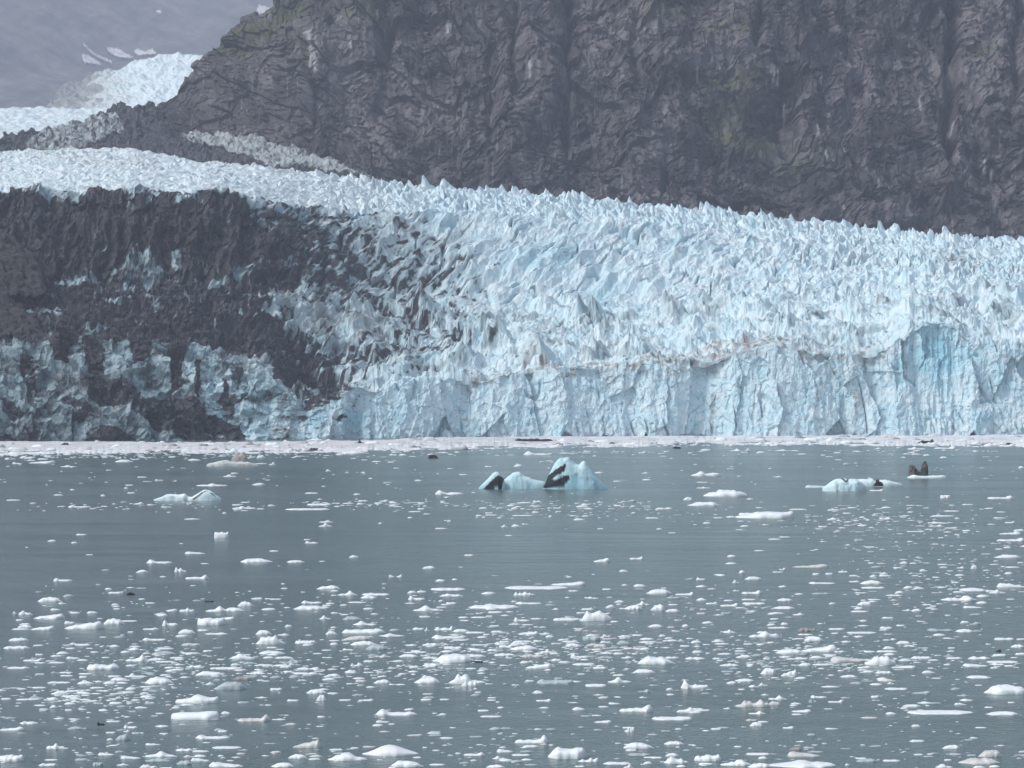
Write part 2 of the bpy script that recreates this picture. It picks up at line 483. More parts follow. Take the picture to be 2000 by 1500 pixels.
    for wxx, wyy, wa, wb in ((150, 553, 30, 9), (258, 516, 34, 13), (300, 532, 14, 10), (345, 500, 9, 18), (470, 532, 20, 15), (350, 395, 7, 14), (560, 580, 36, 16), (620, 612, 50, 22), (680, 650, 40, 22), (720, 625, 30, 20), (90, 612, 26, 5), (240, 590, 30, 5), (200, 640, 26, 5), (420, 555, 22, 6)):
        D = D * (1 - .85 * np.exp(-(((XP - wxx) / wa) ** 2 + ((YP - wyy + (XP - wxx) * .25) / wb) ** 2)))
    D *= 1 - sstep(4.0, 4.7, seg + .5 * fbm(wxn / 9, wsn / 9, 402, 3)) * (XP < 2500)
    wpx = XP + 9 * fbm(wxn / 9, S32 / 9, 415, 4) + 2 * fbm(wxn / 2.2, S32 / 3, 417, 3); wpy = YP + 10 * fbm(wxn / 9 + 50, S32 / 11, 416, 4) + 3 * fbm(wxn / 2.2, S32 / 3, 418, 3)
    Df = np.full(XP.shape, .36)  # lower left dirt; the first polygon below paints a shaded recess
    for pl in ([(88, 640), (136, 640), (136, 702), (106, 704)], [(168, 640), (203, 640), (203, 735), (180, 745), (164, 700)], [(165, 742), (240, 745), (278, 772), (252, 794), (200, 794), (168, 768)],
               [(245, 640), (305, 640), (292, 690), (262, 722)], [(250, 785), (330, 772), (400, 790), (470, 828), (494, 868), (400, 870), (330, 838), (268, 812)], [(328, 640), (364, 640), (356, 762), (334, 772)],
               [(180, 832), (264, 850), (256, 870), (160, 870)], [(436, 730), (462, 780), (456, 806), (432, 775)], [(520, 640), (650, 640), (680, 742), (612, 772), (578, 776), (535, 735)],
               [(-200, 640), (540, 640), (545, 705), (480, 690), (380, 672), (300, 662), (-200, 676)], [(35, 690), (62, 690), (70, 760), (50, 762)], [(-200, 845), (60, 850), (90, 870), (-200, 870)], [(130, 770), (190, 795), (180, 806), (120, 785)],
               [(0, 765), (70, 815), (60, 823), (-10, 782)], [(380, 700), (395, 700), (392, 790), (380, 770)]):
        Df = np.where(inpoly(pl, wpx, wpy), .92, Df)
    lowf = sstep(648, 668, YP) * (1 - sstep(565, 600, XP))
    D = D * (1 - lowf) + Df * lowf
    n1 = fbm(wxn / 16, S32 / 14, 403, 5); n2 = fbm(wxn / 2.6, S32 / 17, 405, 4); n3 = fbm(wxn / 5, S32 / 5, 407, 4)
    st = np.where(seg < 1.1, 0.55 * strat + 0.45 * n2, n2)
    nd = fbm(a / 3.0, b / 24, 406, 4)
    st = np.where((seg > 1.1) & (XP > 600), nd * 1.2, np.where(seg < 1.1, 0.75 * strat + 0.35 * n2, n2))
    dirt = sstep(np.where(lowf > .5, .34, .42), np.where(lowf > .5, .86, .68), D * 1.1 + 0.6 * n1 + 0.66 * st + 0.35 * n3)
    dirt *= sstep(0.02, 0.16, D)
    # thin gritty lines on the clean ice, doubling as painted shade of small cracks
    n4 = fbm(a / 2.2, b / 9, 408, 3)
    grit_cracks = sstep(0.14, 0.42, np.where(seg < 1.1, n2, n4) + 0.6 * n3) * sstep(-0.2, 0.3, fbm(X32 / 60, S32 / 45, 409, 3)) * (0.6 + 0.3 * terr)
    dirt = np.clip(dirt + grit_cracks * east * (1 - plat * 0.6) * 0.8, 0, 1)
    rim = polyline_d([(590, 778), (660, 778)], XP, YP)
    tan = 0.75 * np.exp(-(rim / 12) ** 2)
    for pts, wd, am in (([(930, 745), (1040, 716), (1200, 712)], 8, .8), ([(1195, 715), (1185, 760)], 6, .6), ([(1230, 715), (1330, 700), (1420, 680), (1500, 657), (1540, 662)], 11, .9),
                        ([(1560, 690), (1640, 690), (1720, 700)], 16, .6), ([(1660, 740), (1680, 800)], 9, .45), ([(1400, 770), (1395, 830)], 7, .5), ([(1840, 505), (1900, 515)], 16, .5),
                        ([(610, 790), (640, 850)], 8, .7), ([(60, 300), (300, 320)], 14, .35), ([(730, 450), (800, 430)], 18, .5), ([(640, 620), (730, 640)], 25, .5),
                        ([(1160, 640), (1130, 690)], 14, .4), ([(520, 560), (700, 640)], 30, .45), ([(120, 740), (210, 800)], 26, .5)):
        tan = np.maximum(tan, am * np.exp(-(polyline_d(pts, XP + 10 * n1, YP + 16 * n1 + 8 * n3) / (wd * 1.35)) ** 2))
    tan = np.clip(tan * sstep(-.3, .3, n3 + .5 * n1) * 1.2, 0, 1)
    tan = np.maximum(tan, .55 * sstep(.55, 1.0, seg) * (seg < 1.2) * sstep(.05, .4, n1 + .5 * n3) * sstep(980, 1150, XP) * (1 - sstep(1700, 1780, XP)))
    blue = 0.30 + 0.35 * fbm(X32 / 22, S32 / 22, 421, 4) + 0.25 * fbm(X32 / 5, S32 / 5, 423, 3) + 0.12 * face
    blue = np.maximum(blue, blobs([(1830, 690, 70, 80, 1.0), (1960, 740, 60, 60, .6), (1760, 720, 30, 60, .7), (705, 420, 18, 14, 1.1), (620, 818, 22, 34, 1.0), (690, 820, 40, 35, .85), (415, 730, 18, 50, .7),
                                   (780, 800, 50, 50, .6), (1060, 500, 130, 60, .62), (1180, 570, 60, 50, .6), (860, 420, 50, 30, .55), (500, 760, 50, 50, .6), (1330, 470, 80, 50, .5)], XP, YP) + 0.25 * n1)
    blue -= 0.25 * plat * (1 - sstep(600, 900, XP)) 
    blue = blue + .45 * crack * fall + .3 * slot * plat  # blue shade of cracks and slots painted into the ice colour
    glaze = bilin([[int(ch) / 9.0 for ch in r] for r in ("3333333333322211000000", "6666666666555432110000", "7777777777766543321000", "7777777777766654432100", "6666666666665554432100", "6666665554444433321100",
         "7777777666544333221100", "7776666655555433221000", "6777777622244210000000", "7777666522231100000000", "8887777633210000000000")], 0, 50, 350, 50, XP, YP)
    glaze = np.clip(glaze * 1.05 + .5 * n1 * sstep(0, .2, glaze) + .55 * sstep(.0, .45, fbm(X32 / 28, S32 / 20, 425, 4)) * terr, 0, 1) * (1 - plat * .8)
    V = np.stack([X, Y, Z], -1).reshape(-1, 3)
    Q = grid_quads(*X.shape)
    # parts: the cliff, the ice under debris, the open seracs
    segq = seg.reshape(-1)[Q[:, 0]]; xq = (XP + 25 * n1).reshape(-1)[Q[:, 0]]; yq = YP.reshape(-1)[Q[:, 0]]
    lim = np.interp(yq, [350, 400, 500, 600, 700, 760], [520, 590, 650, 600, 660, 640])
    debris = (segq >= 1.0) & (segq < 4.15) & (xq < lim)
    cliff = segq < 1.0
    root = empty('glacier', (0, 2000, 0))
    tag(root, 'wide blue white tidewater glacier with spiky crest and dirty left side', 'glacier', kind='structure')
    root_inv = np.array([0, 2000, 0], f32)
    for nm, msk, lb in (('ice_cliff', cliff, 'calving ice cliff standing in the water'), ('debris_slope', debris, 'ice slope buried under dark rock debris'),
                        ('serac_field', ~(cliff | debris), 'field of pointed pale blue seracs')):
        q = Q[msk]
        used = np.unique(q)
        remap = np.zeros(len(V), np.int64); remap[used] = np.arange(len(used))
        o = mesh_obj(nm, V[used] - root_inv, remap[q], M_ICE, root,
                     {'dirt': dirt.reshape(-1)[used], 'tan': tan.reshape(-1)[used], 'blue': np.clip(blue, 0, 1).reshape(-1)[used], 'glaze': glaze.reshape(-1)[used]})
        o['label'] = lb
build_glacier()

# ------------------------------------------------------------------ generic hillside sheet
def sheet(xs, top, base, Yb, lean, rows, back, disp):
    """columns over photo x, rising from base row to top row, then folding down behind. Returns X,Y,Z,XP,YP,S,n"""
    nc = len(xs); t = np.linspace(0, 1, rows)[:, None]
    yb = np.broadcast_to(base, (nc,)); yt = np.broadcast_to(top, (nc,)); Yb = np.broadcast_to(Yb, (nc,)).astype(float)
    YP = yb * (1 - t) + yt * t
    Y = Yb + (yb - YP) * lean
    Z = wz(YP, Y)
    nb = 14
    tb = np.linspace(0.08, 1, nb)[:, None]
    Yk = Y[-1] + back * tb; Zk = Z[-1] - back * 0.5 * tb ** 1.6
    Y = np.vstack([Y, Yk]); Z = np.vstack([Z, Zk]); YP = np.vstack([YP, np.repeat(YP[-1:], nb, 0)])
    XP = xs[None, :] + 0 * Y
    X = wx(XP, Y)
    n = normals(X, Y, Z)
    n *= np.sign(-n[..., 1:2] + 0.6 * n[..., 2:3] + 1e-6)
    S = np.vstack([np.zeros((1, nc)), np.cumsum(np.sqrt(np.diff(Y, axis=0) ** 2 + np.diff(Z, axis=0) ** 2), 0)])
    d = disp(X.astype(f32), S.astype(f32), XP, YP)
    return X + n[..., 0] * d, Y + n[..., 1] * d, Z + n[..., 2] * d, XP, YP, S

# ------------------------------------------------------------------ rock mountain behind the glacier
def build_cliff():
    xs = np.linspace(225, 2230, 1330)
    top = ipl([(225, 300), (270, 240), (288, 222), (300, 208), (320, 196), (345, 184), (368, 162), (382, 136), (400, 115), (420, 99), (440, 81), (455, 70), (470, 56),
               (490, 42), (525, 30), (538, 14), (545, -4), (556, -40), (620, -100), (800, -180), (2230, -220)], xs)
    base = ipl([(225, 345), (400, 345), (700, 372), (1000, 410), (1500, 465), (2230, 520)], xs)
    Yb = ipl([(225, 3350), (300, 3180), (420, 3020), (600, 2920), (900, 2860), (1400, 2830), (2230, 2820)], xs)
    def disp(X, S, XP, YP):
        x2 = X + 25 * fbm(X / 120, S / 120, 501, 3)
        s2 = S + 25 * fbm(X / 120 + 9, S / 120, 502, 3)
        a = 0.8 * x2 + 0.6 * s2; b = -0.6 * x2 + 0.8 * s2
        d = 55 * fbm(x2 / 230, s2 / 520, 503, 2)
        d += 34 * (ridged(x2 / 130, s2 / 330, 505, 4) - .55)
        at = 0.12 + 0.88 * sstep(400, 800, XP + 0.55 * YP)
        d *= at
        d += 9 * facets(x2 / 85, s2 / 70, 506, 1.2) + 6 * facets(a / 38, b / 22, 507, 0.9) + 4.5 * facets(x2 / 16, s2 / 24, 509, 1.0) + 2.6 * facets(a / 9, b / 5, 511, 1.0) + 9 * (ridged(x2 / 42, s2 / 260, 512, 3) - .5)
        d += 4 * fbm(x2 / 14, s2 / 40, 513, 5) + 2.2 * fbm(x2 / 4, s2 / 6, 515, 4)
        for gx, y1, y2, wd, dp in ((1108, -50, 320, 7, 16), (1005, -50, 220, 5, 8), (1862, -50, 330, 11, 22), (1300, 290, 400, 7, 12), (1540, 60, 300, 26, 14), (1240, 20, 180, 8, 10),
                                   (960, 40, 260, 8, 10), (750, -50, 120, 12, 14), (1480, 0, 130, 9, 12), (1985, -50, 230, 8, 12), (600, 60, 220, 8, 9)):
            d -= dp * np.exp(-((XP + 14 * fbm(YP / 60, YP * 0, 517, 2) - gx) / wd) ** 2) * sstep(y1, y1 + 40, YP) * (1 - sstep(y2 - 40, y2, YP))
        return d * (0.45 + 0.55 * at)
    X, Y, Z, XP, YP, S = sheet(xs, top, base, Yb, 0.5, 620, 500, disp)
    X32, S32 = X.astype(f32), S.astype(f32)
    tone = blobs([(640, 140, 60, 110, .10), (1230, 60, 120, 60, .10), (1880, 290, 40, 30, .20), (1960, 350, 80, 30, .12), (1930, 110, 90, 90, .09), (860, 190, 60, 40, .08), (760, 290, 40, 40, .08),
                  (1050, 80, 60, 100, .06), (1620, 170, 120, 60, .05), (1290, 290, 40, 50, .10), (550, 120, 60, 60, .05), (1430, 95, 50, 60, .08)], XP, YP)
    tone -= blobs([(1480, 210, 80, 60, .10), (1380, 260, 60, 40, .12), (900, 320, 200, 30, .08), (1550, 360, 250, 60, .09), (1760, 250, 60, 60, .10), (1700, 400, 200, 30, .08), (1130, 230, 60, 120, .05), (340, 260, 60, 60, .07),
                   (820, 260, 60, 60, .06), (1540, 60, 40, 60, .06)], XP, YP)
    tone = tone * 1.3 + 0.13 * fbm(X32 / 60 + .4 * S32 / 60, S32 / 45, 521, 4) + 0.12 * fbm(X32 / 9, S32 / 130, 523, 3) + 0.13 * facets(X32 / 34 + .3 * S32 / 34, S32 / 24, 525, .6) + 0.09 * facets(X32 / 11, S32 / 15, 527, .6) + .05 * fbm(X32 / 5, S32 / 4, 529, 3) - 0.01  # rock colour, with the shade of large ledges painted in
    moss = blobs([(1290, 15, 45, 30, .8), (1420, 65, 50, 20, .7), (1410, 150, 70, 14, .9), (1430, 235, 60, 14, .8), (1490, 250, 50, 14, .7), (1400, 205, 60, 30, .5), (500, 60, 60, 22, .8), (460, 95, 50, 20, .6), (560, 30, 60, 20, .8),
                  (700, 15, 60, 14, .6), (600, 90, 60, 20, .4), (1940, 95, 60, 10, .5), (1560, 290, 40, 20, .5)], XP, YP)
    moss *= 1.3 * sstep(-0.3, 0.2, fbm(X32 / 14, S32 / 9, 531, 4))
    # pale water streaks running straight down the wall
    sk = sstep(0.45, 0.6, fbm(X32 / 2.6, S32 / 60, 541, 2) + 0.25 * fbm(X32 / 60, S32 / 40, 543, 2)) * 0.35
    lines = [(1511, 125, 165, 2.2), (1519, 128, 170, 2), (1536, 180, 210, 2), (1606, 130, 155, 1.6), (1621, 203, 217, 1.6), (1637, 206, 217, 1.5), (1362, 130, 150, 1.8), (1328, 205, 230, 1.6), (604, 60, 130, 7), (614, 95, 140, 4),
             (683, 70, 95, 3), (1616, 275, 305, 2.4), (1651, 270, 290, 2), (1035, 120, 160, 2.4), (1508, 125, 150, 3), (963, 140, 160, 2), (1735, 365, 400, 2), (1647, 400, 420, 2), (1302, 345, 380, 1.4), (865, 0, 30, 6), (1945, 290, 320, 2.5),
             (1868, 195, 220, 2), (1804, 150, 180, 2), (1930, 280, 310, 3), (1600, 220, 260, 2), (1500, 100, 120, 2)]
    for lx, y1, y2, wd in lines:
        sk = np.maximum(sk, 0.75 * np.exp(-((XP + 3 * perlin(YP / 14, YP * 0 + lx, 545) - lx) / wd) ** 2) * sstep(y1, y1 + 8, YP) * (1 - sstep(y2 - 8, y2, YP)))
    o = mesh_obj('rock_mountain', np.stack([X, Y, Z], -1).reshape(-1, 3), grid_quads(*X.shape), M_ROCK, None, {'tone': tone, 'moss': moss, 'streak': sk})
    tag(o, 'steep dark grey rock mountain wall rising behind the glacier', 'mountain', kind='structure')
build_cliff()

# ------------------------------------------------------------------ far hazy mountain, its snow and its glacier
def far_params(x):
    return ipl([(-400, 7000), (0, 7400), (300, 8400), (700, 10000), (1100, 11000)], x)
def far_disp(X, S, XP, YP):
    return 90 * fbm(X / 900, S / 2500, 601, 3) + 40 * (ridged(X / 500 + S / 1500, S / 2500, 603, 3) - .5) + 10 * fbm(X / 90, S / 300, 605, 4)
def build_far():
    xs = np.linspace(-420, 1100, 420)
    X, Y, Z, XP, YP, S = sheet(xs, np.full(420, -190.0) + 30 * fbm(xs / 120, xs * 0, 607, 3), np.full(420, 330.0), far_params(xs), 9.0, 260, 1500, far_disp)
    o = mesh_obj('far_mountain', np.stack([X, Y, Z], -1).reshape(-1, 3), grid_quads(*X.shape), M_FAR, None,
                 {'tone': 0.05 * fbm(X.astype(f32) / 300, Z.astype(f32) / 300, 609, 3), 'moss': 0 * X, 'streak': 0 * X}, smooth=True)
    tag(o, 'distant blue grey mountain slope fading into haze', 'mountain', kind='structure')
    return XP, YP, X, Y, Z
FAR = build_far()

def far_point(x, y):
    XP, YP, X, Y, Z = FAR
    r = np.argmin(np.abs(YP[:260, 0] - y)); c = np.argmin(np.abs(XP[0] - x))
    # walk to the grid vertex that really projects onto (x, y)
    sub = (slice(max(0, r - 40), r + 40), slice(max(0, c - 40), c + 40))
    px = 1000 + X[sub] / Y[sub] * F; py = HY - (Z[sub] - HC) / Y[sub] * F
    k = np.argmin((px - x) ** 2 + (py - y) ** 2)
    return Y[sub].reshape(-1)[k]

def snow(poly, label):
    P = np.array(poly, float)
    x0, y0 = P.min(0) - 1; x1, y1 = P.max(0) + 1
    nx = max(10, int((x1 - x0) / 1.2)); ny = max(8, int((y1 - y0) / 1.2))
    gx, gy = np.meshgrid(np.linspace(x0, x1, nx), np.linspace(y0, y1, ny))
    ins = inpoly(poly, gx + 3.5 * fbm(gx / 5, gy / 4, 611, 3), gy + 2.6 * fbm(gx / 5 + 7, gy / 5, 612, 2))
    cy = np.array([[far_point(a, b) for a in np.linspace(x0, x1, 6)] for b in np.linspace(y0, y1, 5)])
    Yv = bilin(cy, x0, (x1 - x0) / 5, y0, (y1 - y0) / 4, gx, gy) - 45 + 8 * fbm(gx / 6, gy / 6, 613, 3)
    V = np.stack([wx(gx, Yv), Yv, wz(gy, Yv)], -1).reshape(-1, 3)
    q = grid_quads(ny, nx)
    q = q[ins.reshape(-1)[q].all(1)]
    if not len(q): return
    used = np.unique(q); rm = np.zeros(len(V), int); rm[used] = np.arange(len(used))
    # a back layer gives the bank its thickness
    Vf = V[used]; Vb = Vf + np.array([0, 18.0, -4.0]); n = len(Vf); qf = rm[q]
    o = mesh_obj('snow_patch', np.vstack([Vf, Vb]), np.vstack([qf, qf[:, ::-1] + n]), M_SNOW)
    tag(o, label, 'snow patch', 'old snow patches on the far mountain')
M_SNOW = floe_material('old_snow', (0.84, 0.83, 0.85), (0.50, 0.47, 0.48), 0.03)
snow([(160, 84), (165, 84), (176, 96), (190, 106), (204, 112), (217, 117), (216, 121), (202, 116), (186, 108), (172, 98)], 'thin slanting white snow streak above the far glacier, like a tick mark')
snow([(205, 91), (213, 92), (232, 94), (246, 103), (264, 112), (252, 114), (226, 110), (212, 101)], 'broad pale snow patch between the slanting streak and the lumpy patch')
snow([(258, 99), (270, 94), (283, 100), (297, 94), (308, 105), (290, 107), (272, 109)], 'lumpy pale snow patch with two humps just above the far glacier edge')
snow([(158, 104), (170, 106), (186, 114), (200, 124), (188, 126), (165, 122), (160, 114)], 'faint dirty grey snow patch under the thin slanting streak')
snow([(498, 27), (504, 8), (522, 12), (548, 20), (546, 28)], 'bright white snow corner beside the top of the dark rock ridge')
snow([(303, 20), (315, 19), (317, 24), (305, 25)], 'tiny isolated snow speck high on the hazy mountain')

def ice_sheet(name, xs, top, base, Yb, lean, rows, back, disp, dirtf, label, parent=None, bluef=0.15):
    X, Y, Z, XP, YP, S = sheet(xs, top, base, Yb, lean, rows, back, disp)
    X32, S32 = X.astype(f32), S.astype(f32)
    d, t = dirtf(X32, S32, XP, YP)
    o = mesh_obj(name, np.stack([X, Y, Z], -1).reshape(-1, 3), grid_quads(*X.shape), M_ICE, parent,
                 {'dirt': np.clip(d, 0, 1), 'tan': np.clip(t, 0, 1), 'blue': np.clip(bluef + 0.25 * fbm(X32 / 40, S32 / 40, 641, 3), 0, 1)})
    tag(o, label, 'glacier', kind='structure')
    return o

xs = np.linspace(85, 560, 380)
ice_sheet('far_glacier', xs,
          ipl([(85, 222), (98, 206), (112, 184), (125, 170), (150, 159), (180, 146), (220, 133), (250, 125), (300, 113), (330, 108), (400, 105), (560, 100)], xs),
          np.full(380, 250.0), ipl([(85, 5400), (300, 5200), (560, 5100)], xs), 5.5, 170, 500,
          lambda X, S, XP, YP: 6 * pyramids(X / 26, S / 60, 651, 4) + 16 * fbm(X / 70, S / 160, 653, 4) + 3.5 * pyramids(X / 12, S / 24, 655, 4),
          lambda X, S, XP, YP: (0.75 * sstep(0.1, 0.4, fbm(X / 90, S / 130, 657, 4) + 0.9 * sstep(260, 120, XP) - 0.25) * (1 - sstep(240, 300, XP)) * 0.7,
                                0.5 * (1 - sstep(150, 280, XP + 60 * fbm(X / 60, S / 90, 659, 3))) + 0.12),
          'distant upper glacier tongue seen left of the dark ridge, dirty on its lower left')
xs = np.linspace(-200, 340, 420)
ice_sheet('upper_ice_field', xs, 212 + 2.2 * fbm(xs / 22, xs * 0, 661, 3) + 0.01 * xs, np.full(420, 300.0), np.full(420, 3500.0), 9.0, 150, 300,
          lambda X, S, XP, YP: 4 * pyramids(X / 13, S / 22, 663, 4) + 8 * fbm(X / 60, S / 90, 665, 3),
          lambda X, S, XP, YP: (0 * X, 0.16 + 0.3 * fbm(X / 50, S / 50, 667, 3)),
          'flat pale ice field behind the dirty moraine strip at far left')

# ------------------------------------------------------------------ lateral moraine between glacier and mountain
def build_moraine():
    xs = np.linspace(-200, 770, 760)
    top = ipl([(-200, 276), (-40, 278), (0, 272), (12, 264), (40, 260), (70, 258), (100, 251), (140, 246), (165, 238), (185, 229), (205, 222), (212, 213), (222, 210), (235, 206), (248, 212), (262, 219), (268, 218), (275, 206),
               (290, 204), (305, 208), (330, 240), (350, 264), (380, 262), (440, 264), (500, 269), (530, 278), (560, 291), (600, 303), (640, 318), (680, 331), (720, 344), (770, 366)], xs)
    top = top + 1.5 * fbm(xs / 9, xs * 0, 671, 3)
    base = ipl([(-200, 318), (300, 322), (500, 350), (770, 392)], xs)
    Yb = ipl([(-200, 2930), (300, 2880), (500, 2790), (770, 2730)], xs)
    X, Y, Z, XP, YP, S = sheet(xs, top, base, Yb, 2.2, 210, 220,
        lambda X, S, XP, YP: 7 * fbm(X / 28, S / 40, 673, 4) + 4.5 * pyramids(X / 9, S / 18, 675, 4) + 3 * facets(X / 6, S / 9, 677) + 2 * pyramids(X / 4, S / 7, 679, 3))
    X32, S32 = X.astype(f32), S.astype(f32)
    wob = 6 * fbm(X32 / 14, S32 / 25, 681, 3)
    A = inpoly([(45, 296), (62, 272), (74, 259), (140, 243), (190, 225), (226, 222), (246, 258), (205, 268), (165, 286), (140, 300)], XP + wob, YP + wob * 0.5)
    B = inpoly([(346, 271), (360, 262), (500, 262), (560, 286), (640, 312), (720, 336), (735, 348), (650, 337), (600, 328), (560, 327), (520, 321), (480, 305), (430, 290), (375, 280)], XP + wob, YP + wob * 0.5)
    pale = np.clip(A * 1.0 + B * 1.0, 0, 1)
    n = fbm(X32 / 5, S32 / 9, 683, 4)
    dirt = np.where(pale > 0.5, sstep(0.02, 0.45, n + 0.16 * A) * 0.75, 0.98)
    tan = np.where(pale > 0.5, 0.55 + 0.5 * n, 0)
    o = mesh_obj('lateral_moraine', np.stack([X, Y, Z], -1).reshape(-1, 3), grid_quads(*X.shape), M_ICE, None, {'dirt': dirt, 'tan': np.clip(tan, 0, 1), 'blue': 0.3 + 0 * X, 'glaze': .55 * pale + .4 * n})
    tag(o, 'band of dark moraine and dirty ice between the glacier and the ridge foot', 'moraine', kind='structure')
build_moraine()

# ------------------------------------------------------------------ relief solids: floes, bergs, stones
def solid(prof, W, H, D, na, nb, p=0.6, seed=0, rough=0.1, sink=0.25, lean=0.0, cell=None, fac=0.0):
    """A closed floating body. prof(s) in 0..1 for s in -1..1 along X; W, D half extents; H height. Local origin at waterline centre."""
    s = np.sin(np.linspace(-1, 1, na) * np.pi / 2) * 0.45 + np.linspace(-1, 1, na) * 0.55
    h = np.clip(prof(s), 0.02, None)
    end = np.clip((1 - np.abs(s)) / 0.45, 0, 1) ** 0.55
    ks = max(3, na // 7)
    kern = np.hanning(ks + 2)[1:-1]; kern /= kern.sum()
    hp = np.pad(h, (ks, ks), mode='edge')
    hsm = np.convolve(hp, kern, mode='same')[ks:-ks]
    hsm = np.minimum(hsm, h * 1.6 + .02)
    depth = D * (0.25 + 0.75 * np.sqrt(np.clip(hsm, 0, 1))) * (0.12 + 0.88 * end)
    depth = depth * (1 + 0.2 * fbm(s * 2.2 + seed * 1.7, s * 0 + seed, 5, 2))
    th = np.linspace(-0.35, np.pi + 0.35, nb)
    c, sn = np.cos(th), np.sin(th)
    zz = np.where(sn > 0, np.abs(sn) ** p, sn * sink / max(H, 0.05) * 2.2)
    SX = (s[:, None] * W + 0 * c[None, :])
    SY = -depth[:, None] * np.sign(c)[None, :] * np.abs(c)[None, :] ** 0.8
    zc = np.clip(zz, 0, 1)[None, :]
    SZ = np.where(zz[None, :] > 0, H * (hsm[:, None] * zc + (h - hsm)[:, None] * zc ** 3), zz[None, :] * H)
    q = cell or max(W, D) * 0.35
    dn = fbm(SX / q + seed * 3.1, (SY + SZ) / q + seed, 7, 3)
    dm = fbm((SX + SZ) / q * 1.7 + seed, SY / q + seed * 2.3, 9, 3)
    SY = SY + dm * rough * min(D, H * 2.5) * np.abs(c)[None, :] * end[:, None]
    if fac:
        fq = W * .36
        wob = .3 * fbm(SX / fq, SZ / fq, 15, 3)
        SY = SY - fac * D * np.sign(c)[None, :] * np.abs(c)[None, :] ** .5 * end[:, None] * (facets(SX / fq + wob + seed, SZ / fq * 1.2 - wob + seed, 17, 1.1) + .45 * facets(SX / fq * 2.6 + wob, SZ / fq * 2.6 + seed, 19, 1.0))
    SZ = np.where(SZ > 0, SZ * (1 + rough * 1.2 * dn), SZ)
    SX = SX + dm * rough * W * 0.15 + lean * SZ
    V = np.stack([SX, SY, SZ], -1).reshape(-1, 3)
    a = np.arange(na - 1)[:, None] * nb + np.arange(nb - 1)[None, :]
    Q = np.stack([a, a + nb, a + nb + 1, a + 1], -1).reshape(-1, 4)
    b = np.arange(na - 1) * nb
    Q = np.vstack([Q, np.stack([b + nb - 1, b + nb - 1 + nb, b + nb, b], -1)])
    # end caps as fans of quads
    for r0, flip in ((0, False), ((na - 1) * nb, True)):
        for k in range(nb // 2):
            f = [r0 + k, r0 + k + 1, r0 + nb - 2 - k, r0 + nb - 1 - k]
            if len(set(f)) == 4:
                Q = np.vstack([Q, [f[::-1] if flip else f]])
    return V, Q

def g(s, c, wd): return np.exp(-((s - c) / wd) ** 2)

def profile(kind, R):
    ph = R.uniform(0, 50)
    def nz(s, k=2.2): return fbm(s * k + ph, s * 0 + ph, 3, 3)
    e = lambda s, w=0.15: np.sin(np.clip((1 - np.abs(s)) / (w * 1.9), 0, 1) * np.pi / 2) ** 0.8
    if kind == 'd':
        c = R.uniform(-.25, .25)
        return lambda s: e(s, .3) * (0.25 + 0.75 * np.clip(1 - np.abs((s - c) / 1.15) ** 2, 0, 1)) * (1 + .25 * nz(s))
    if kind == 'l':
        return lambda s: e(s, .1) * np.clip(0.8 + .45 * nz(s, 3.5), .25, 1.1)
    if kind == 'p':
        c = R.uniform(-.35, .35)
        return lambda s: e(s, .25) * np.clip(0.28 + 0.72 * g(s, c, .26) + .2 * nz(s, 3), .12, 1.1)
    if kind == 'j':
        cs = [(R.uniform(-.85, .85), R.uniform(.08, .22), R.uniform(.35, .75)) for _ in range(5)]
        m = R.uniform(-.5, .5)
        return lambda s: e(s, .15) * np.clip(0.3 + 0.35 * g(s, m, .3) + sum(a * g(s, c, w) for c, w, a in cs) * 0.7 + .2 * nz(s, 4), .12, 1.15)
    if kind in ('kl', 'kr', 'k'):
        c = {'kl': -.68, 'kr': .68, 'k': R.uniform(-.5, .5)}[kind]
        return lambda s: e(s, .12) * np.clip(0.42 + 0.6 * g(s, c, .2) + .22 * nz(s, 3), .15, 1.1)
    if kind in ('wl', 'wr'):
        d = 1 if kind == 'wr' else -1
        return lambda s: e(s, .14) * np.clip(0.58 + .42 * s * d + .2 * nz(s, 3), .12, 1.1)
    if kind == 'b':
        return lambda s: np.clip((1 - np.abs(s)) / .07, 0, 1) ** .5 * np.clip(.86 + .25 * nz(s, 3), .5, 1.1)
    w0 = R.uniform(.15, .5)
    return lambda s: e(s, w0) * np.clip(0.72 + .6 * nz(s, 2.6), .2, 1.1)

def prof_px(pts):
    """explicit skyline: list of (s, h)"""
    P = np.array(pts, float)
    return lambda s: np.interp(s, P[:, 0], P[:, 1])

def place(x, yb, wpx, hpx, kind, R, fine=True, prof=None, dmax=1.0, p=None, rough=None, dratio=None):
    """size and spot on the water of a floe seen at photo x, its near waterline at row yb"""
    Yf = wy(yb)
    W = wpx / F * Yf / 2
    full = hpx * (0.82 if hpx < 12 else 0.92) / F * Yf
    D = W * (dratio or R.uniform(0.45, 0.8))
    D = min(D, 0.40 * full / (HC / Yf) + 0.15 * W) * dmax
    H = max(full - D * HC / Yf, 0.35 * full)
    pr = prof or profile(kind, R)
    n = (30, 15) if fine else (11, 7)
    V, Q = solid(pr, W, H, D, n[0], n[1], p or R.uniform(.45, .75), R.uniform(0, 90), rough if rough is not None else R.uniform(.15, .35), 0.12 * W + 0.05)
    return V, Q, (wx(x, Yf + D), Yf + D, 0.0), (W, H, D)

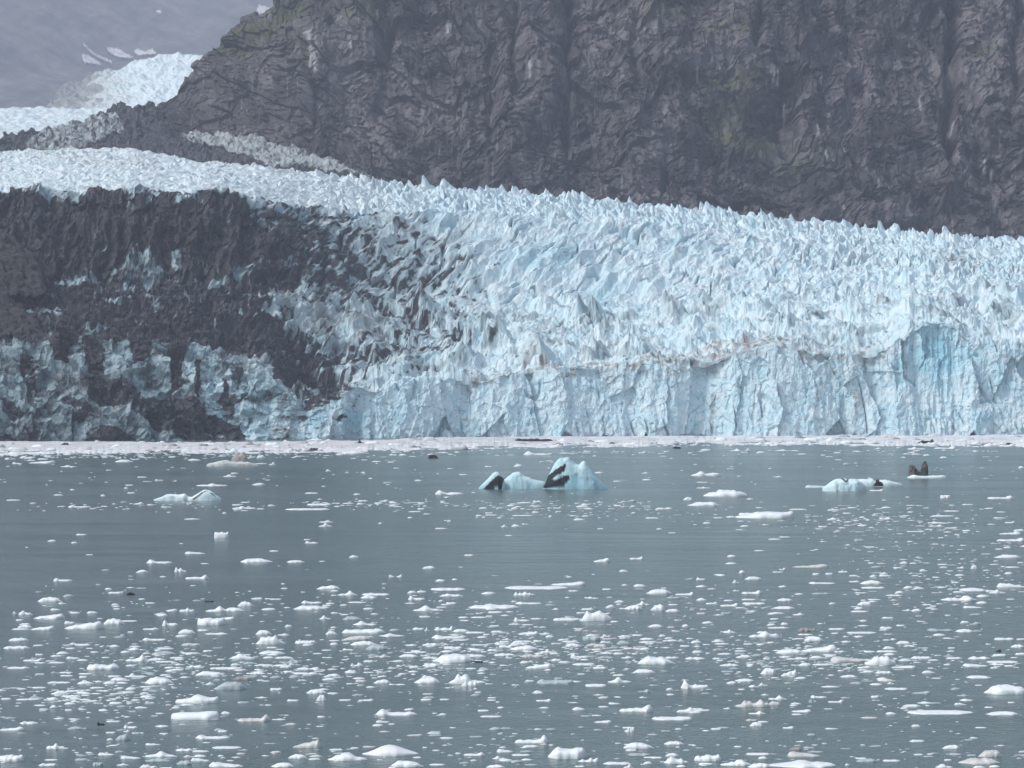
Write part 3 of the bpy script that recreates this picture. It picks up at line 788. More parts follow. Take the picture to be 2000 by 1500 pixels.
# Every floe read off the photograph: tile origin, then centre, near edge, width, height (quarter pixels), shape and ice kind
FLOES = """
@A1 0 1120
490 62 150 32 kl|flat floe with a knob at its left end, alone above the domed floe||lone knob-ended floe
390 222 195 45 d|smooth domed white floe alone in open water at left||lone domed floe
905 156 125 20 f
1540 45 185 45 kr|white floe with an upright cube-like lump on its right end||cube-ended floe
900 250 65 18 d
115 315 35 28 p;200 325 115 36 j;585 312 90 18 f;720 312 90 28 f;1340 295 90 25 wr;1462 300 125 40 k
385 358 245 48 wr|long wedge floe rising to a blunt right end near the left edge||blunt wedge floe
155 368 65 14 f;195 402 90 20 f;195 425 120 25 d;160 440 140 16 f;335 443 195 45 wr;545 395 90 30 j
660 438 310 75 wr|biggest floe on the left, long ramp with a small round knob on its back||ramp floe with round knob
890 400 170 50 d;1010 376 130 10 l
1700 300 190 50 p;1830 298 160 38 d;1920 258 130 45 d
1650 405 220 65 b|thick block floe with a sheer left end and a thin shelf to the right||sheer-ended block floe
1770 360 130 28 wr;1255 322 100 16 f;1330 410 130 50 kl;1180 440 130 22 k;1460 470 140 40 d;1420 495 100 25 f;1690 478 185 18 f
145 530 155 35 f;130 590 210 32 f;300 565 85 12 f;625 565 175 32 kl;935 503 95 22 f g;1205 525 190 26 kl;895 575 85 20 d;1045 602 100 28 d;980 620 80 20 d;1490 565 155 26 f t;1625 608 80 12 f
490 632 105 26 d;440 650 90 18 f;570 668 110 25 j;260 688 160 30 kr;445 702 130 18 f;140 745 180 22 f
1075 690 195 58 p|peaked floe like a small tent among flat pieces, left of centre||tent-like peaked floe
1280 635 200 32 d g;1220 678 140 25 f;1385 665 120 18 f;1295 592 135 14 f;1490 628 145 16 f;1020 725 80 20 f
805 755 260 52 l|long even white slab floating just below the tent-like floe||long even slab
1890 670 200 45 j;1290 695 160 14 f;1520 735 140 22 j;1840 720 80 22 d;1760 750 240 20 l
@A2 500 1120
1060 30 45 28 wl|left one of two tiny floes that together look like a bow tie||bow tie pair
1120 30 45 28 wr|right one of two tiny floes that together look like a bow tie||right bow tie floe
1440 62 85 18 d
565 125 195 35 d;615 140 65 16 f;715 172 160 46 p;935 172 220 22 l;880 195 130 25 d;1220 158 80 28 d;1295 148 80 22 f
1500 133 275 24 l|long thin floe thickest in its middle, behind the boot-shaped floe||long spindle floe
1530 180 180 28 f
1255 208 135 42 kl|boot-shaped floe with a raised left end near mid picture||boot-shaped floe
1815 162 120 22 d;435 235 165 28 kl;580 240 75 18 f;685 250 60 14 f;420 285 260 42 d;530 270 90 16 f;100 285 115 20 f;790 230 150 14 f
1345 295 240 50 p|flat floe carrying a small sharp peak in the middle, right of the tilted pieces||sharp centre-peaked floe
1205 236 90 10 f;1480 247 80 12 f;1445 218 45 14 d
1855 276 400 40 j|very long bumpy floe with a small upright tooth at its left end||long bumpy floe with tooth
540 358 95 38 p;615 312 70 14 f;695 325 70 14 f;925 320 65 12 f;755 365 155 36 d g;850 405 190 40 p;255 420 65 24 d;605 425 55 12 d;1620 348 85 16 f;1740 348 130 14 f;1870 308 120 18 f;1945 332 70 14 f;1630 370 80 10 f
60 478 130 42 d;590 478 95 32 d
840 470 340 45 l|long low smooth floe behind the one with a pinkish stain||long low floe
1270 440 100 22 f;1335 450 40 38 p;1470 445 160 40 j;1600 458 135 28 d;1710 468 160 18 f;1555 482 120 14 f t
790 520 220 38 d t|low floe with a pinkish brown stain on its right side||pink-stained floe
1060 495 200 32 p
115 555 235 70 j|white floe with two round heads side by side, left of centre||two-headed floe
215 485 100 22 p;385 550 165 36 l;840 562 210 40 d;610 558 70 22 d;1500 510 260 35 kl;950 600 190 48 d g;1370 565 150 32 f;1590 525 140 12 f;1540 590 150 28 f;1715 602 95 20 f;1750 562 160 10 f;1215 565 90 18 k
125 632 210 32 d;220 665 150 24 f;300 702 120 35 f g;720 600 90 20 kl;985 655 140 26 p t;1190 655 155 30 d;1280 620 120 18 f;1390 640 140 28 f g
1545 697 330 72 d|large smooth dome floe like an upturned bowl at the middle of the dense band||upturned-bowl floe
1355 665 110 20 f;1725 652 145 28 f;1370 725 140 30 f;1950 580 110 30 f;1930 645 150 28 f;1850 605 90 20 f
880 692 90 22 f;1110 690 90 20 f;790 725 110 28 j;60 720 110 18 f;200 725 140 20 f;370 755 130 25 d
@A3 1000 1120
440 95 280 38 wr|tapering wedge floe just behind the very long thin bar of ice||tapering wedge floe
190 125 500 28 l|very long thin straight bar of ice at the middle of the picture||long thin ice bar
95 172 170 34 j|bumpy white floe with one black speck on its right end||black-specked floe
480 140 80 14 f;880 95 50 14 d;1000 104 105 25 d;1150 160 205 42 d;1350 170 155 28 kr;1265 195 125 20 f g;635 196 90 10 f;1475 52 75 28 j;1480 106 90 20 f;1560 125 80 16 f t
1750 76 60 35 p;1885 48 140 28 d;1620 12 90 10 f;1875 160 165 34 kr;1850 208 115 14 f;1890 242 185 20 f;1690 215 80 12 f;1480 212 85 22 d;1560 240 95 25 kr;1700 258 150 30 kr;1780 272 75 14 f;1870 298 90 12 f
840 228 85 22 d;130 240 210 22 kl;950 282 150 40 d;1025 248 110 38 p;1140 290 125 48 d;1255 300 120 26 d;1260 247 85 14 f;590 285 110 25 f;540 312 80 16 f;770 270 80 30 j;345 285 50 18 d
655 372 255 90 TWIN|tallest floe of the mid water, a sharp left peak and a broad right hump||twin-peaked floe
425 370 210 28 l|thin flat slab touching the left side of the twin-peaked floe||thin slab by the twin peaks
75 375 130 35 kl;190 358 100 14 f;20 400 100 12 f;120 404 100 10 f;1120 420 125 26 d;1355 418 60 25 d;1530 392 95 22 d;1700 465 105 32 p
1965 500 235 55 p|ridge-backed floe with a low left shelf in the open water right of centre||ridge-backed floe
125 480 170 38 wr;295 500 70 22 d;120 538 90 18 d;75 552 120 14 f;620 525 140 45 b g;735 498 78 30 j;885 498 115 22 f;980 488 90 14 f;1175 492 60 18 d;1055 518 120 18 d;1065 542 140 18 f;875 555 120 35 d g;730 545 90 28 j;480 572 130 28 d;450 538 130 16 f
1440 545 90 26 d;1640 555 120 16 f;1520 558 65 10 f;1845 556 80 14 f;1940 560 70 16 d;1350 572 80 16 f;1445 574 60 12 f
95 600 230 42 d;690 575 110 30 d t;1040 597 85 24 d;910 590 80 18 f;270 620 110 35 p;160 655 200 38 f t;330 632 70 14 f;530 662 150 42 kl;410 698 105 20 f;100 702 80 24 d;210 745 215 50 wr
1130 712 300 65 d|large flat-topped floe tapering to the right in the crowded middle band||large tapering flat floe
1250 665 110 25 f;1430 672 160 25 f;1660 634 120 18 f;1450 620 90 22 d;1810 660 130 28 d;1700 725 160 28 f;1860 724 60 18 d;830 632 90 20 f;740 628 100 22 f;560 718 180 22 f;680 745 140 24 f;1785 610 100 14 f
@A4 1500 1120
420 83 210 20 kl;810 84 190 34 d;820 118 190 18 f;115 108 70 20 f;670 22 85 16 f;820 30 55 22 d;915 22 100 16 f;1150 20 60 12 f;1465 74 70 14 f;1095 118 85 24 d;1180 120 90 14 f
1905 110 240 45 wl|thick white floe cut by the right edge, high and blunt on its left||right-edge blunt floe
1450 130 100 26 f g;1605 138 230 28 d;1790 155 140 35 p
1490 214 290 42 j|long lumpy floe with a tail on each side near the right edge||long lumpy floe
1680 185 110 24 d;1600 270 150 22 wl
725 155 105 10 f;1025 158 80 26 d;985 176 140 12 f;415 162 150 16 f g;130 215 130 24 d;830 208 110 12 f;755 248 120 36 d;710 280 80 22 d;715 302 145 16 f;120 277 180 22 d;65 315 130 18 f;240 327 100 28 p;500 240 55 18 j;935 352 95 18 f;745 375 65 16 d;1160 298 85 26 d;1240 248 80 14 f;1270 275 90 14 f;1540 390 80 24 d;1405 330 50 12 f;745 412 95 12 f
25 408 75 20 d;130 402 65 22 d;80 430 170 18 f;535 440 130 18 f;730 470 235 16 l
285 455 110 38 d x|larger of two dirty brownish grey humps of ice||larger brown-grey hump
365 445 60 25 p x|smaller peaked brownish grey hump beside the larger dirty one||smaller brown-grey hump
905 445 80 24 p;1345 450 210 20 j g;1535 458 150 26 d;1340 487 110 20 d;290 482 120 14 f;45 490 95 28 f;360 528 160 44 d;1060 552 130 30 d;1845 520 160 24 l;1975 518 70 16 f
170 628 230 45 d|left half of two broad low floes lying end to end||left of the end-to-end floes
400 615 290 60 wr|right half of two floes lying end to end, rising to a humped right tip||right of the end-to-end floes
1950 578 110 32 f;380 663 105 24 d;195 672 120 14 f;945 592 100 28 d;930 615 170 18 f
630 690 290 48 wl t|flat greyish tan floe left of the castle-like floe||flat tan floe
880 718 250 85 CASTLE|tall jagged castle-like pale blue floe in the dense band at right||castle-like floe
1075 685 115 24 f;1200 668 170 28 f;1455 668 130 20 f;1650 670 180 30 f;290 725 110 32 d;420 718 150 18 f;750 742 115 18 f;1060 740 200 26 wr;1620 730 200 34 wl;1830 700 250 18 l;1810 645 110 24 f;1975 635 90 22 f
@B1 0 1310
1245 105 230 60 d|broad round-bellied floe in the crowded band at left of centre||round-bellied floe
1640 40 230 42 d;930 80 140 32 d;1035 40 50 24 d;1060 50 180 14 f;670 28 120 14 f;515 18 110 14 f;520 42 110 12 f;460 100 185 22 f;670 105 140 26 d;860 105 110 28 d;305 137 115 14 f;760 137 120 14 f;1640 110 80 28 p
1800 150 270 70 d g|big half-clear greyish floe lying low, below the brown-grey lump||half-clear grey floe
1900 75 170 40 d x|rounded brown-grey dirty ice lump in the crowded band left of centre||brown-grey dirty lump
480 185 130 35 d;555 165 100 20 f;400 235 120 30 d;245 228 120 14 f;560 212 100 12 f;590 245 85 22 p;420 295 65 32 d;750 182 90 12 f;890 185 70 14 f;1010 172 100 14 f;1130 180 80 18 f
1540 258 340 75 DOMETAIL|floe with a round dome and thin raised tails on both sides||dome-with-tails floe
1525 385 380 75 SLAB|thick level-topped slab floe, broad as a table, at lower left||table-top slab
225 418 145 28 f;90 470 200 38 wr;580 398 70 32 p;590 460 130 28 d g;1020 450 110 32 kl;990 478 55 22 p;1080 492 100 16 f
960 545 120 50 d g|round half-melted clear grey lump at lower left||half-melted grey lump
860 545 55 22 d
435 612 150 50 k|chunky white floe with a shadowy undercut base at lower left||undercut chunk
1660 535 270 40 kl|floe with a low tent-shaped left half and long flat right tail||tent-and-tail floe
1985 400 265 55 kr t|warm white floe with a rounded hump, right of the table-top slab||warm white humped floe
1770 610 230 20 l;1440 628 140 25 f;1265 438 110 16 f;1280 495 75 12 f;1195 582 120 20 wl
90 710 190 60 b|blocky floe with notched top at the lower left edge||notched edge block
830 662 130 30 wl;1020 690 160 32 wl
1255 678 270 55 p|broad three-cornered floe near the lower left bottom edge||three-cornered floe
1230 712 200 35 f g;765 745 80 38 b g;375 745 145 28 f;400 702 110 14 f;1440 735 130 40 d g;1565 710 150 40 wl;1765 758 270 48 wl;1160 760 140 30 j;1725 670 50 14 d;1590 635 90 16 f
@B2 500 1310
470 180 160 40 d|smooth lens-shaped floe directly behind the egg-shaped floe||lens floe
510 235 85 48 d|small round egg-shaped floe alone in dark water||egg-shaped floe
288 238 95 18 l;695 234 95 14 l;860 236 125 20 kr;985 100 140 36 d
1335 100 205 52 d|broad shield-shaped floe with pointed ends below the upturned-bowl floe||shield-shaped floe
1650 105 290 75 j|crumbly spread of joined ice knobs beside the shield-shaped floe||crumbly knobbed floe
1670 122 140 50 j;570 75 110 24 d;1330 232 90 18 l;895 132 80 14 d;985 48 80 14 f;805 65 100 14 d;1130 112 80 12 f;1735 172 60 12 d;600 45 120 25 d;360 28 140 20 f
1095 355 330 55 kl|floe with a lumpy left end and a long straight flat tail to the right||lumpy floe with straight tail
990 405 110 18 kl;1835 364 170 14 l;270 425 95 22 d t
400 605 225 70 wr t|tan wedge of ice tilting up to its right end at the lower left||tan tilted wedge
325 688 150 42 d;455 695 100 16 f;625 622 115 18 f;770 608 70 14 f
715 705 310 60 j|wide floe with a crumbly saw-toothed top near the bottom edge||saw-toothed floe
1050 670 440 95 BIGDOME|widest floe of the foreground, a low dome drawn out to long thin points||widest pointed dome
205 755 180 40 d;1180 755 260 55 d;1415 740 130 18 f;1700 705 55 14 d;1705 665 170 35 kr;1945 640 130 38 wl;1900 692 110 34 p;1870 760 150 30 d;1400 510 110 18 f g;1720 520 110 14 f g;1240 510 130 22 wr t;1845 215 70 12 l;1840 234 75 10 l
@B3 1000 1310
340 105 300 45 l g|long even half-clear grey slab just below the crowded band||long clear-grey slab
655 125 170 28 l;840 95 190 48 p
1430 142 225 65 kl|plump rounded floe with a small point on its left shoulder||plump shouldered floe
1040 168 120 28 p g;1035 20 180 40 d;1230 152 60 22 d;1238 190 65 16 f;250 240 125 25 kr;1815 85 160 26 d;1960 118 80 28 p;200 178 95 16 f
800 262 95 20 wl;520 308 105 26 d
970 325 270 60 kr|flat floe carrying a round ball of ice on its right end||ball-ended floe
1385 328 200 48 k|flat-bottomed floe with a small loaf of ice on top||loaf-topped floe
1250 388 320 34 l|long bar of ice with one small nub right of its middle||nubbed ice bar
710 408 140 28 wr
920 480 80 50 SPIKE|small spiky floe with three curved prongs sticking up||three-pronged spiky floe
1910 435 110 42 d|isolated heart-like rounded floe right of the nubbed bar||heart-like floe
1880 285 280 60 j t|dirty white floe with two black patches, one at each end||black-patched dirty floe
1915 340 140 30 p;1300 460 60 14 d
155 570 270 62 kr|smooth long-backed floe with a knob at its right end, lower centre||long-backed floe
145 598 130 20 f
430 690 300 100 BLOCK|largest thick block of ice at bottom centre, a corner peak on each end||two-cornered ice block
990 610 245 50 d|flat oval floe with a clean rim, right of the two-cornered block||clean oval floe
1265 580 160 34 d;600 715 170 40 j;1135 685 80 18 f;1250 670 110 30 d
1280 728 190 55 j|rough spiky floe between two smooth oval floes at bottom||rough spiky floe
1530 708 215 55 l|thick oval cake of ice with a flat top at bottom right of centre||oval ice cake
1750 745 250 48 j;1930 760 190 45 d;820 735 220 28 f;1060 730 75 24 d;910 760 80 40 p;990 665 180 24 f g;70 665 150 16 l;1920 660 190 20 l;1960 690 80 25 d;1320 752 80 18 d;530 752 80 14 f;1405 582 60 10 f
@B4 1500 1310
75 228 150 40 p;50 270 110 35 d t;395 213 130 26 kl;530 250 125 25 kr;260 325 160 28 wr;5 30 130 55 d;165 45 130 60 wr;630 52 145 22 d;905 22 145 28 f;1255 20 110 24 d;905 82 100 28 f;960 103 60 22 p;845 113 105 18 d;1000 150 180 18 l;1195 182 150 28 wr g;835 212 65 24 b;1645 60 200 25 d
1870 185 370 78 d|large smooth white floe cut by the right edge, thickest at the edge||large right-edge floe
485 130 150 16 f;1120 282 150 22 d;1230 257 140 20 p
1345 342 515 32 LOG|very long level log-like floe at lower right||log-like floe
1830 348 260 34 d|straight thick floe in line with the log-like floe, by the right edge||short bar beside the log
1725 290 70 14 f;960 342 90 22 d;790 374 140 18 f t;1155 438 80 20 d
1430 612 145 38 d|smooth pill-shaped white floe alone at lower right||pill-shaped floe
280 678 260 52 wl t|flat grey-tan floe with a dark blotch on its left end||blotched grey-tan floe
215 622 105 32 d x|small pale grey dome right behind the blotched grey-tan floe||pale grey dome
1175 660 75 14 l;770 715 170 32 d g;965 710 140 18 l
260 760 540 50 j|very wide ragged ridge of ice along the bottom edge at right of centre||ragged bottom-edge ridge
1735 675 190 62 d t|rounded tan-grey double lump near the lower right corner||tan-grey double lump
1650 735 330 60 j t|cluster of frozen knobs in front of the tan-grey double lump||cluster of frozen knobs
1375 760 140 32 j;1650 760 100 20 d;1770 755 90 20 d;620 742 40 20 d
@C1 0 860
60 150 50 16 d;188 140 70 22 d;245 160 70 14 f;135 185 80 22 kl;330 180 210 28 wr;535 208 130 18 p;335 150 90 14 f;970 170 150 22 d;1520 158 110 16 d
1795 285 110 24 p;1655 358 245 25 k|long thin floe behind the two-humped floe, a nick in its middle||thin floe behind the two humps
1110 290 75 10 f;1010 352 70 10 f;985 378 35 14 d;1025 414 65 14 f;805 436 42 16 d;455 430 80 12 f;105 470 110 10 l
620 525 180 22 kl|flat floe thicker at its left, alone left of the two-humped floe||flat floe left of the two humps
815 518 60 10 f;1290 524 70 10 f;1920 535 160 25 k;1850 542 65 10 f;1752 572 38 14 d;1500 618 125 12 k;635 740 85 14 f;405 790 70 16 d;580 803 55 14 d
1730 765 115 55 b|cube-like chunk of white ice alone in open water at left||lone cube-like chunk
1525 888 165 24 wl;1245 962 205 34 kl;1410 1028 100 36 j;1110 1035 100 28 d;2005 955 260 38 d;700 895 60 8 f;850 235 45 8 f;1365 320 40 12 p;210 838 30 8 f;1415 808 35 8 f;1600 965 65 8 f
@C2 500 860
40 140 75 30 d;130 192 60 28 p;40 185 100 10 f;940 168 75 14 f;1055 172 60 10 f;760 105 230 26 d;1460 100 105 14 f;1175 88 55 10 f;565 242 45 18 j;835 254 40 14 p;895 300 38 10 d;1265 317 65 12 d;1620 270 75 12 f;1095 219 50 8 f;20 350 110 20 d;435 416 110 14 f;790 425 62 12 d
1510 425 225 42 kl|tilted floe with a raised slab, just left of the big iceberg||tilted floe by the iceberg
1490 445 55 8 f;495 508 195 20 l;720 495 95 12 f;400 545 350 16 l;635 518 55 10 f;1230 490 110 12 f g
550 642 115 25 p;543 675 110 36 p|little hat-shaped floe with a flat brim, close behind another||hat-shaped floe
435 805 105 22 kl;400 778 55 10 f;140 868 75 14 f;310 955 145 22 d;765 917 80 22 d;1445 692 100 12 f;970 652 36 14 d;1510 637 36 18 d;1205 608 45 12 d;1665 902 80 16 f
1350 1003 110 24 d|lens of white ice alone in open water at centre||lone lens at centre
515 947 50 8 f;1745 592 60 14 d;1780 605 30 16 d;1840 586 100 8 l;1900 608 42 10 f;1240 560 100 10 f;1940 678 55 28 p;1975 746 60 10 f;1030 348 35 8 f;1515 222 45 8 f;1700 410 35 10 f
@C3 1000 860
205 116 235 36 kl|white floe with raised ends right behind the big iceberg||floe behind the iceberg
50 205 80 20 d;295 163 70 8 f;440 102 150 6 l;580 100 75 6 l;645 125 32 10 d;1515 78 95 14 d;1755 84 105 26 p;1842 80 50 24 p;1040 258 55 14 p
1515 278 235 45 TWOB|low floe with two humps, the left one steeper, right of the big iceberg||steep two-humped floe
680 256 75 12 d;820 322 65 10 f;1490 330 95 8 l
1495 375 110 24 SPIRE|thin floe with one needle-like spire in its middle||needle-spired floe
1670 440 350 65 CREN|white floe with a crenellated top of many small knobs||crenellated floe
1375 468 80 28 d|small rounded floe left of the crenellated floe||small round floe
1500 512 265 36 d|low lens floe in front of the crenellated floe||low lens floe
1860 462 60 10 d;1860 586 180 28 l
20 538 60 18 d;98 490 120 12 f;550 522 105 18 d;85 590 170 8 l;302 602 36 20 d;525 624 95 16 d;30 676 75 22 d;1160 540 90 16 d;945 520 50 14 d;1095 610 110 12 f;480 592 65 12 f;1150 696 50 12 d;1250 725 65 8 f
700 952 130 42 wr|small sail-like wedge with an upturned right tip at centre||sail-like wedge
975 930 115 26 kr;873 1027 75 20 d;1718 912 78 22 d;1710 967 95 16 d;1797 1040 55 30 d;1930 865 85 12 f;1620 1053 90 12 f;1775 700 60 8 f;1980 662 60 8 f;1610 608 80 10 f;1520 650 60 18 j
@C4 1500 860
115 82 140 16 p;860 68 60 16 p;1160 72 145 24 k;1385 66 180 22 kr;1020 60 40 8 f;1160 112 85 12 d;1060 136 32 10 d;550 154 60 8 f;75 288 75 14 p;1980 220 50 22 d
-25 610 460 62 LONGSLAB|thick long white slab with a thin arm on its left and a rounded right end||thick long slab
850 396 120 22 kr;1385 452 80 32 b|small square block of ice in front of the raft with two brown lumps||small square block
1818 458 215 32 kr;1090 446 35 10 f;235 543 145 14 f;515 548 110 14 f;510 617 60 18 j;920 618 110 18 j;900 602 80 8 f;1435 556 130 12 f;1345 650 135 20 wl;1560 505 90 12 f;1725 535 70 12 f;1820 562 75 10 f;1810 610 105 12 f;1890 646 80 22 kr;1480 614 45 14 d
1155 715 150 14 kr;1430 688 110 14 wr;50 776 100 12 f;130 758 90 10 f;1890 735 180 24 wr;1960 710 90 24 j;1900 788 230 30 kr;1870 918 215 26 d;1870 842 65 16 d;1805 852 65 10 f
335 995 290 34 wr t|long flat floe, tan at its left tip and blunt at the right||tan-tipped long floe
1060 964 70 20 d;1135 964 60 14 f;1608 1004 56 36 d|ball-shaped white chunk standing above the flat bits at right||ball-shaped chunk
1505 1000 70 20 p;905 1048 70 28 p;1215 1023 70 18 d;1880 1045 70 20 d;1910 995 120 14 f;1705 1018 60 12 f;375 1052 55 20 b;478 1050 60 20 b;115 1012 55 18 j;75 1032 90 10 f;885 965 75 12 f t;805 962 50 12 f;775 942 50 8 f;1420 1022 60 8 f;1115 510 80 8 f;1370 595 180 12 l;1060 602 50 10 f;690 630 50 12 d;780 626 38 14 d;750 664 50 10 f
"""
CUSTOM = {
    'CASTLE': [(-1, .25), (-.8, .3), (-.62, .45), (-.5, .6), (-.38, .9), (-.3, .8), (-.22, 1.0), (-.12, .78), (0, .85), (.1, .98), (.2, .8), (.32, .86), (.42, .98), (.52, .7), (.66, .5), (.85, .42), (1, .15)],
    'TWIN': [(-1, .1), (-.86, .14), (-.7, .55), (-.56, 1.0), (-.42, .86), (-.3, .72), (-.12, .72), (.1, .92), (.26, .97), (.4, .8), (.62, .6), (.82, .42), (.95, .3), (1, .1)],
    'DOMETAIL': [(-1, .12), (-.93, .4), (-.7, .4), (-.45, .5), (-.26, .62), (-.18, .92), (0, 1.0), (.2, .93), (.4, .72), (.6, .62), (.82, .72), (.97, .78), (1, .3)],
    'SLAB': [(-1, .3), (-.95, .72), (-.6, .8), (-.2, .82), (.1, .86), (.45, .95), (.75, 1.0), (.93, .92), (1, .4)],
    'BIGDOME': [(-1, .05), (-.85, .14), (-.6, .4), (-.35, .82), (-.1, 1.0), (.08, .98), (.3, .78), (.5, .52), (.7, .34), (.85, .2), (1, .04)],
    'SPIKE': [(-1, .1), (-.8, .3), (-.65, .35), (-.45, .3), (-.32, .95), (-.22, .9), (-.05, .35), (.1, .4), (.22, 1.0), (.34, .6), (.55, .55), (.75, .95), (.88, .5), (1, .1)],
    'BLOCK': [(-1, .12), (-.86, .4), (-.66, .8), (-.46, .98), (-.3, .86), (0, .78), (.3, .84), (.52, .98), (.62, .92), (.8, .95), (.92, .72), (1, .2)],
    'LOG': [(-1, .3), (-.93, .75), (-.8, 1.0), (-.7, .8), (-.4, .9), (-.1, .82), (.05, .98), (.2, .8), (.45, .85), (.5, .95), (.7, .7), (.95, .6), (1, .25)],
    'TWOB': [(-1, .1), (-.8, .3), (-.55, .62), (-.36, 1.0), (-.22, .86), (-.05, .4), (.15, .5), (.5, .66), (.75, .62), (.92, .4), (1, .1)],
    'SPIRE': [(-1, .12), (-.6, .25), (-.2, .3), (-.06, .5), (0, 1.0), (.06, .5), (.2, .32), (.6, .25), (1, .1)],
    'CREN': [(-1, .12), (-.85, .3), (-.72, .55), (-.62, .5), (-.52, .62), (-.44, .5), (-.36, .7), (-.28, 1.0), (-.18, .85), (-.1, .98), (-.02, .78), (.08, .96), (.18, .72), (.3, .88), (.4, .85), (.5, .6), (.62, .66), (.8, .5), (.93, .36), (1, .1)],
    'LONGSLAB': [(-1, .2), (-.9, .3), (-.62, .36), (-.48, .48), (-.36, .82), (-.2, .9), (-.1, .84), (.1, .96), (.35, .88), (.6, .82), (.78, .84), (.88, .98), (.96, .92), (1, .3)],
}
KINDW = {'f': 'flat', 'd': 'rounded', 'l': 'long thin', 'p': 'peaked', 'j': 'lumpy', 'k': 'knobbed', 'kl': 'left-knobbed', 'kr': 'right-knobbed', 'wl': 'left-high wedge', 'wr': 'right-high wedge', 'b': 'blocky'}
ICEW = {'w': 'white', 'g': 'clear grey', 't': 'tan', 'x': 'dirty grey'}

def parse():
    out = []; ox = oy = 0
    for ln in FLOES.strip().splitlines():
        if ln[0] == '@':
            _, ox, oy = ln.split(); ox, oy = float(ox), float(oy); continue
        for it in ln.split(';'):
            lab = short = None
            if '|' in it:
                it, lab = it.split('|', 1); lab, short = lab.split('||')
            w_ = it.split()
            out.append(dict(x=ox + float(w_[0]) / 4, y=oy + float(w_[1]) / 4, w=float(w_[2]) / 4, h=float(w_[3]) / 4, k=w_[4], m=w_[5] if len(w_) > 5 else 'w', lab=lab, short=short))
    return out

def label_rest(rest, marks):
    """a floe without a label of its own is told by its look and by the nearest floe one can name"""
    groups = {}
    for f in rest:
        best = min(marks, key=lambda m: ((f['x'] - m['x']) / 1.0) ** 2 + ((f['y'] - m['y']) * 2.6) ** 2)
        dx, dy = f['x'] - best['x'], f['y'] - best['y']
        lim = (f['w'] + best['w']) / 2 * 0.8
        rel = ('in front of' if dy > 0 else 'behind') if abs(dx) < max(lim, abs(dy) * 2.0) else ('right of' if dx > 0 else 'left of')
        sz = 'tiny' if f['w'] < 15 else 'small' if f['w'] < 27 else 'broad' if f['w'] > 44 else 'middling'
        kw = KINDW.get(f['k'], 'flat')
        key = (sz, kw, ICEW[f['m']], rel, best['short'])
        groups.setdefault(key, []).append((abs(dx) + abs(dy) * 2, f))
    ordw = ['closest', 'second closest', 'third closest', 'fourth closest', 'fifth closest', 'sixth closest', 'seventh closest', 'eighth closest']
    for (sz, kw, ic, rel, sh), l in groups.items():
        l.sort(key=lambda t: t[0])
        for k, (_, f) in enumerate(l):
            base = f'{sz} {kw} {ic} floe {rel} the {sh}'
            f['lab'] = base if len(l) == 1 else f'{base}, {ordw[min(k, 7)]}'

